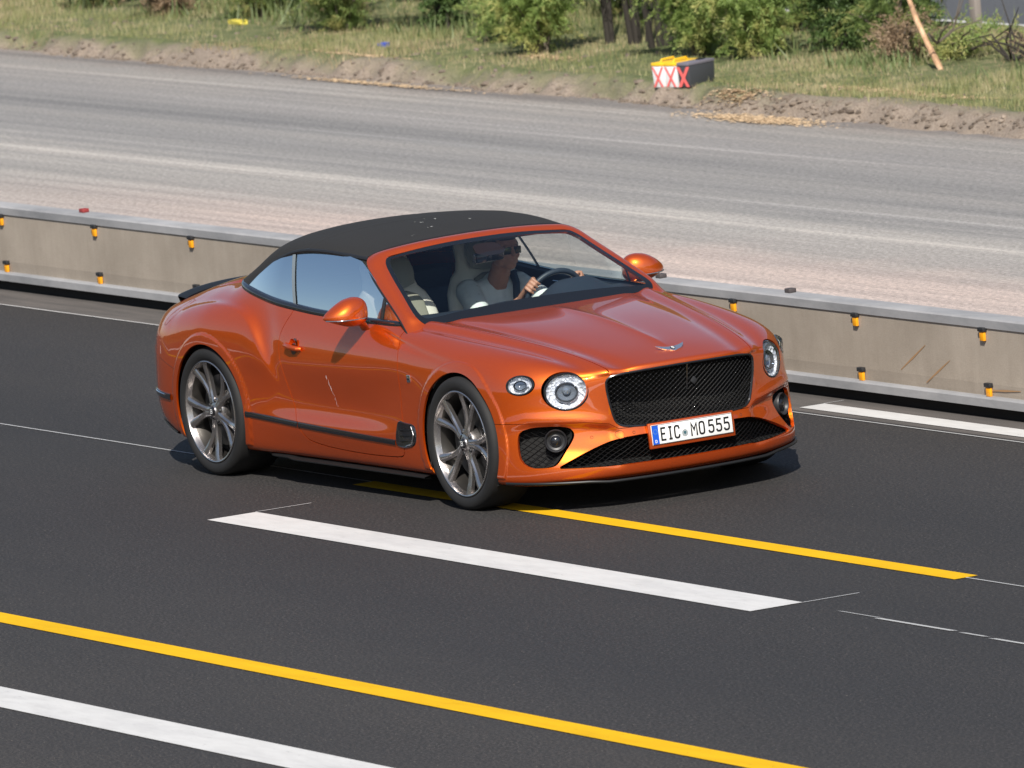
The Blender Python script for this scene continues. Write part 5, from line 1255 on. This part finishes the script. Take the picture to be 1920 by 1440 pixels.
# ------------------------------------------------ shrubs
def quads(P,D,w_,l_,r):
    """leaf quads at P along direction D"""
    n=len(P); U=r.normal(size=(n,3)); W=np.cross(D,U); W/=np.linalg.norm(W,axis=1,keepdims=True)+1e-9
    a=P-W*w_[:,None]/2;b=P+W*w_[:,None]/2;c=P+D*l_[:,None]; return np.stack([a,b,c],1)
def shrub(p,h,rad,nb,ntw,nl,fm,wm,lab,seed,droop=.15,ls=(.012,.045),lw=.008,spread=.9,name='shrub',low=.0,grp='shrubs along the verge'):
    r=np.random.RandomState(seed); e=empty(name,tuple(p)); tag(e,lab,'shrub',grp)
    bm=bmesh.new(); tips=[]
    V=[]
    for k in range(nb):
        a=2*math.pi*(k+r.rand())/nb; ln=h*r.uniform(.6,1.05); q=r.uniform(.15,1)*rad; pts=[]
        for i in range(7):
            t=i/6; rr=q*t**.9; pts.append(np.array([rr*math.cos(a+.3*t),rr*math.sin(a+.3*t),ln*(t**.8)-droop*ln*t*t])+r.normal(0,.012,3)*(i>0))
        pts[0]=np.array([.04*math.cos(a),.04*math.sin(a),-.03]); tube(bm,pts,[.016*(1-.8*i/6)*(.7+.6*r.rand()) for i in range(7)],5)
        for j in range(int(ntw*1.5)):
            t=r.uniform(.05+low,1)*5.99; i=int(t); b=pts[i]+(pts[i+1]-pts[i])*(t-i); d=r.normal(size=3); d[2]=d[2]*.7-.1; d/=np.linalg.norm(d); tl=r.uniform(.12,.34)*spread; m=nl; m=int(nl*2.6); s=np.sort(r.rand(m)); C=b+d*tl*s[:,None]; C[:,2]-=droop*(tl*s)**2*3
            D=d*.7+r.normal(size=(m,3))*.55; D/=np.linalg.norm(D,axis=1,keepdims=True); V.append(quads(C+r.normal(0,.012,(m,3)),D,np.full(m,lw*1.05)*r.uniform(.6,1.4,m),r.uniform(ls[0],ls[1],m)*1.15,r))
    bobj('stems',bm,wm,e)
    V=np.concatenate(V); V=V[V[:,:,2].min(1)>.0]; n=len(V); F=(np.arange(n)[:,None]*3+np.arange(3)[None]).tolist(); nmesh('foliage',V.reshape(-1,3),F,fm,e,smooth=False); return e
fL=leafmat('feathery_light_green',[(.30,(.16,.25,.065)),(.48,(.31,.41,.12)),(.62,(.52,.50,.18)),(.78,(.58,.46,.2))],3.5,.45); fD=leafmat('dark_green_leaf',[(.3,(.04,.075,.02)),(.55,(.10,.165,.045)),(.75,(.20,.26,.08))],4,.3); fM=leafmat('mid_green_leaf',[(.3,(.09,.15,.035)),(.5,(.20,.27,.075)),(.66,(.36,.30,.11)),(.78,(.52,.38,.12))],4,.35); fB=leafmat('dry_brown_twig',[(.3,(.18,.12,.07)),(.6,(.34,.24,.15)),(.8,(.46,.34,.23))],4,.15)
bark=mat('grey_brown_bark',(.10,.08,.06),.9); barkd=mat('dark_bark',(.03,.025,.02),.9)
def VP(x,y): return rw(x,y,float(vheight(np.array([x]),np.array([y]))[0]))
shrub(VP(-30.9,12.9),.9,.55,9,16,22,fM,bark,'low reddish green shrub at the far left of the verge',1,name='shrub')
shrub(VP(-32.9,13.3),1.0,.6,9,16,22,fD,bark,'dark green shrub at the top left corner',2)
shrub(VP(-29.2,13.1),1.0,.55,9,18,22,fD,barkd,'dark green shrub left of the yellow flowered one',3)
shrub(VP(-27.9,13.0),.8,.6,8,14,22,fB,bark,'dry brown brush between the dark shrubs',12)
shrub(VP(-26.6,12.35),1.1,.58,15,22,26,fM,bark,'bushy green shrub with yellow tips left of the dark thicket',4)
shrub(VP(-25.5,12.75),1.3,.45,10,20,26,fD,barkd,'dark thicket shrub with thick black stems',5,lw=.014)
shrub(VP(-24.7,12.85),1.3,.45,10,20,26,fD,barkd,'dark green thicket shrub right of the black stems',6,lw=.014)
shrub(VP(-22.6,12.05),1.1,.50,15,24,28,fL,bark,'feathery light green shrub left of the bare trunks',7,droop=.3,low=.1)
for i,(x,y,l) in enumerate(((-22.6,12.7,'thin bare dark trunk left of the three boxes'),(-22.25,12.75,'second bare dark trunk left of the three boxes'),(-21.85,12.72,'forked bare trunk directly behind the boxes'))):
    p=VP(x,y); e=empty('bare_sapling',p); tag(e,l,'sapling',None); bm=bmesh.new(); random.seed(i); 
    for q in range(3+i): a=random.uniform(0,6.28); tube(bm,[(.03*q*math.cos(a),.03*q*math.sin(a),-.03),(.05*q*math.cos(a),.05*q*math.sin(a),.35),(.09*q*math.cos(a+.5),.09*q*math.sin(a+.5),.8),(.14*q*math.cos(a),.14*q*math.sin(a),1.4)],[.028,.024,.018,.008],7)
    bobj('trunk',bm,barkd,e)
    r=np.random.RandomState(i+50); C=r.normal(0,1,(900,3))*np.array([.16,.16,.3])+np.array([0,0,1.1]); D=r.normal(size=(900,3)); D/=np.linalg.norm(D,axis=1,keepdims=True); V=quads(C,D,np.full(900,.012),r.uniform(.03,.06,900),r); nmesh('foliage',V.reshape(-1,3),(np.arange(900)[:,None]*3+np.arange(3)[None]).tolist(),fD,e,smooth=False)
shrub(VP(-20.75,12.45),1.25,.60,18,26,30,fL,bark,'large feathery light green shrub directly behind the boxes',8,droop=.34,low=.05)
shrub(VP(-20.0,12.55),1.2,.55,16,26,30,fL,bark,'feathery yellow green shrub right of the boxes',9,droop=.32,low=.05)
shrub(VP(-19.55,13.05),1.1,.42,10,22,26,fD,barkd,'dark green shrub with deep shade under it',10,droop=.3,lw=.011)
shrub(VP(-18.95,13.2),.9,.40,9,16,24,fM,bark,'loose green shrub beside the splintered branch',11,droop=.4)
shrub(VP(-16.6,13.1),.45,.50,22,3,6,fB,barkd,'heap of brown broken twigs at the right edge of the verge',13,droop=.2,lw=.006,name='twig_heap')
shrub(VP(-33.6,12.75),.6,.5,8,14,20,fB,bark,'low dry brown brush at the far left edge of the verge',14,name='shrub')
shrub(VP(-31.9,12.7),.5,.5,8,14,20,fM,bark,'low yellow green shrub second from the left edge',15,name='shrub')
shrub(VP(-30.2,12.55),.45,.55,8,14,20,fB,bark,'low dry reddish brush left of the yellow wrapper',16,name='shrub')
shrub(VP(-28.9,12.75),.6,.5,8,14,20,fM,bark,'low green shrub just behind the yellow wrapper',17,name='shrub')
shrub(VP(-23.9,12.5),.6,.45,8,16,22,fL,bark,'low light green shrub in front of the dark thicket',18,name='shrub')
# more shrubs behind on the far side of the verge, left part
for i,(x,y) in enumerate(((-34.2,13.9),(-31.8,14.0),(-29.9,14.1),(-28.2,14.0),(-26.6,13.9),(-24.0,13.9))):
    shrub(VP(x,y),1.5,.6,8,16,22,[fM,fD][i%2],barkd,['tall mid green shrub in the back row, far left corner','tall dark green shrub second from left in the back row','tall mid green shrub third from left in the back row','tall dark green shrub fourth from left in the back row','tall mid green shrub behind the yellow tipped one','tall dark green shrub last in the back row behind the dark thicket'][i],30+i,lw=.014)
shrub(VP(-18.3,12.9),.35,.45,12,10,14,fB,bark,'low brown brush at the foot of the splintered branch',81,name='shrub')
shrub(VP(-17.9,13.1),.30,.5,10,10,16,fL,bark,'low pale weed clump between branch and twig bundle',82,name='shrub')
for i,(x,y,f) in enumerate(((-25.3,13.6,0),(-24.3,13.8,1),(-23.3,13.7,0),(-21.4,13.8,1),(-20.6,13.7,2),(-19.9,14.0,0))):
    shrub(VP(x,y),1.3,.55,11,20,24,[fD,fM,fL][f],barkd,['dark shrub in the rear row directly behind the thicket','mid green shrub in the rear row left of the trunks','dark shrub in the rear row behind the left bare trunk','mid green shrub in the rear row right of the forked trunk','feathery pale shrub in the rear row behind the boxes','dark shrub in the rear row just left of the splintered branch'][i],60+i,lw=.010)
# splintered branch leaning
wood=mat('splintered_wood',(.50,.32,.18),.85); n_=noise_node(wood,12,4,.7,sc=(1,1,.3)); lk(wood,ramp(wood,n_,[(.3,(.22,.13,.08)),(.5,(.50,.30,.17)),(.7,(.66,.48,.32))]),bsdf(wood).inputs['Base Color'])
e=empty('broken_branch',VP(-17.35,12.62)); tag(e,'splintered pale orange broken branch leaning beside the shrubs','branch')
bm=bmesh.new(); tube(bm,[(.04,.0,-.02),(-.07,.01,.09),(-.19,.02,.22),(-.32,.03,.38),(-.50,.05,.66)],[.022,.026,.020,.022,.012],8); bobj('split_wood',bm,wood,e)
for q in range(5):
    random.seed(q); bm=bmesh.new(); a=random.uniform(0,6.28); tube(bm,[(0,0,.2),(.15*math.cos(a),.15*math.sin(a),.3),(.35*math.cos(a+.3),.35*math.sin(a+.3),.25+.1*q)],[.010,.007,.003],5); bobj('twig',bm,bark,e)
e=empty('marker_post',VP(-18.55,13.70)); tag(e,'weathered grey post with dark cap on the verge by the second road','post')
bm=bmesh.new(); bbox(bm,(0,0,.18),(.085,.06,.42),bev=.006); bobj('post_shaft',bm,mat('weathered_post',(.22,.19,.17),.85),e)
bm=bmesh.new(); bbox(bm,(0,0,.62),(.10,.075,.46),bev=.01); bobj('post_cap',bm,mat('post_dark_top',(.03,.03,.032),.6),e)
e=empty('twig_bundle',VP(-17.15,13.15)); tag(e,'dark bare twigs sprawling beside the grey post','twigs')
for q in range(9):
    random.seed(40+q); bm=bmesh.new(); a=random.uniform(0,6.28); l=random.uniform(.3,.8); tube(bm,[(0,0,-.01),(l*.5*math.cos(a),l*.5*math.sin(a),.10+.15*random.random()),(l*math.cos(a+.3),l*math.sin(a+.3),.02+.5*random.random())],[.012,.008,.003],5); bobj('twig',bm,barkd,e)
# litter
for (x,y,c,s,l) in ((-24.93,11.85,(.03,.08,.50),(.10,.06,.03),'small crumpled blue litter on the verge below the dark thicket'),(-28.42,12.3,(.65,.55,.08),(.22,.07,.04),'yellow wrapper lying among the dry brush on the left'),(-16.8,13.3,(.6,.5,.3),(.1,.05,.03),'pale wood chip near the twig heap')):
    p=VP(x,y); bm=bmesh.new(); vs=bbox(bm,(0,0,s[2]/2),s,bev=.008); random.seed(3)
    for v in vs: v.co+=Vector((random.uniform(-.01,.01),random.uniform(-.01,.01),random.uniform(-.006,.006)))
    o=bobj('litter' if c[0]<.6 else 'wrapper' if c[2]<.2 else 'wood_chip',bm,mat('litter_colour',c,.6)); o.location=p; tag(o,l,'litter')
# bank on the camera's side (seen mirrored in the bodywork)
bank=mat('wooded_bank',(.05,.06,.02),.95); q1=noise_node(bank,.5,6,.75); lk(bank,ramp(bank,q1,[(.3,(.020,.026,.008)),(.5,(.055,.060,.020)),(.7,(.13,.10,.05))]),bsdf(bank).inputs['Base Color'])
xs=np.arange(-160,200,2.0); ys=np.arange(-60,-9.5,1.5); Xg,Yg=np.meshgrid(xs,ys,indexing='ij')
Zg=4.2*sst((-13-Yg)/9)*(.75+.5*vn(Xg,Yg,.09,61))+.9*sst((-15-Yg)/4)*(vn(Xg,Yg,.5,62)-.3)
o=rz(nmesh('bank',np.stack([Xg,Yg,Zg-.02],-1).reshape(-1,3),gfaces(len(xs),len(ys)),bank)); o['kind']='structure'

# unseen wooded ridge, added to keep low sky out of the bonnet's reflection
xs=np.arange(-320,160,3.0); ys=np.arange(26,76,1.5); Xg,Yg=np.meshgrid(xs,ys,indexing='ij')
Zg=13.*sst((Yg-27)/6)*(.7+.55*vn(Xg,Yg,.07,71))+2.0*sst((Yg-27)/4)*(vn(Xg,Yg,.4,72)-.3)
o=rz(nmesh('unseen_hill',np.stack([Xg,Yg,Zg-.04],-1).reshape(-1,3),gfaces(len(xs),len(ys)),bank)); o['kind']='structure'
for a,b in ((7.9,400),(-400,-59.9)): sheet('verge_strip',a,b,10.93,14.6,.012,ver)
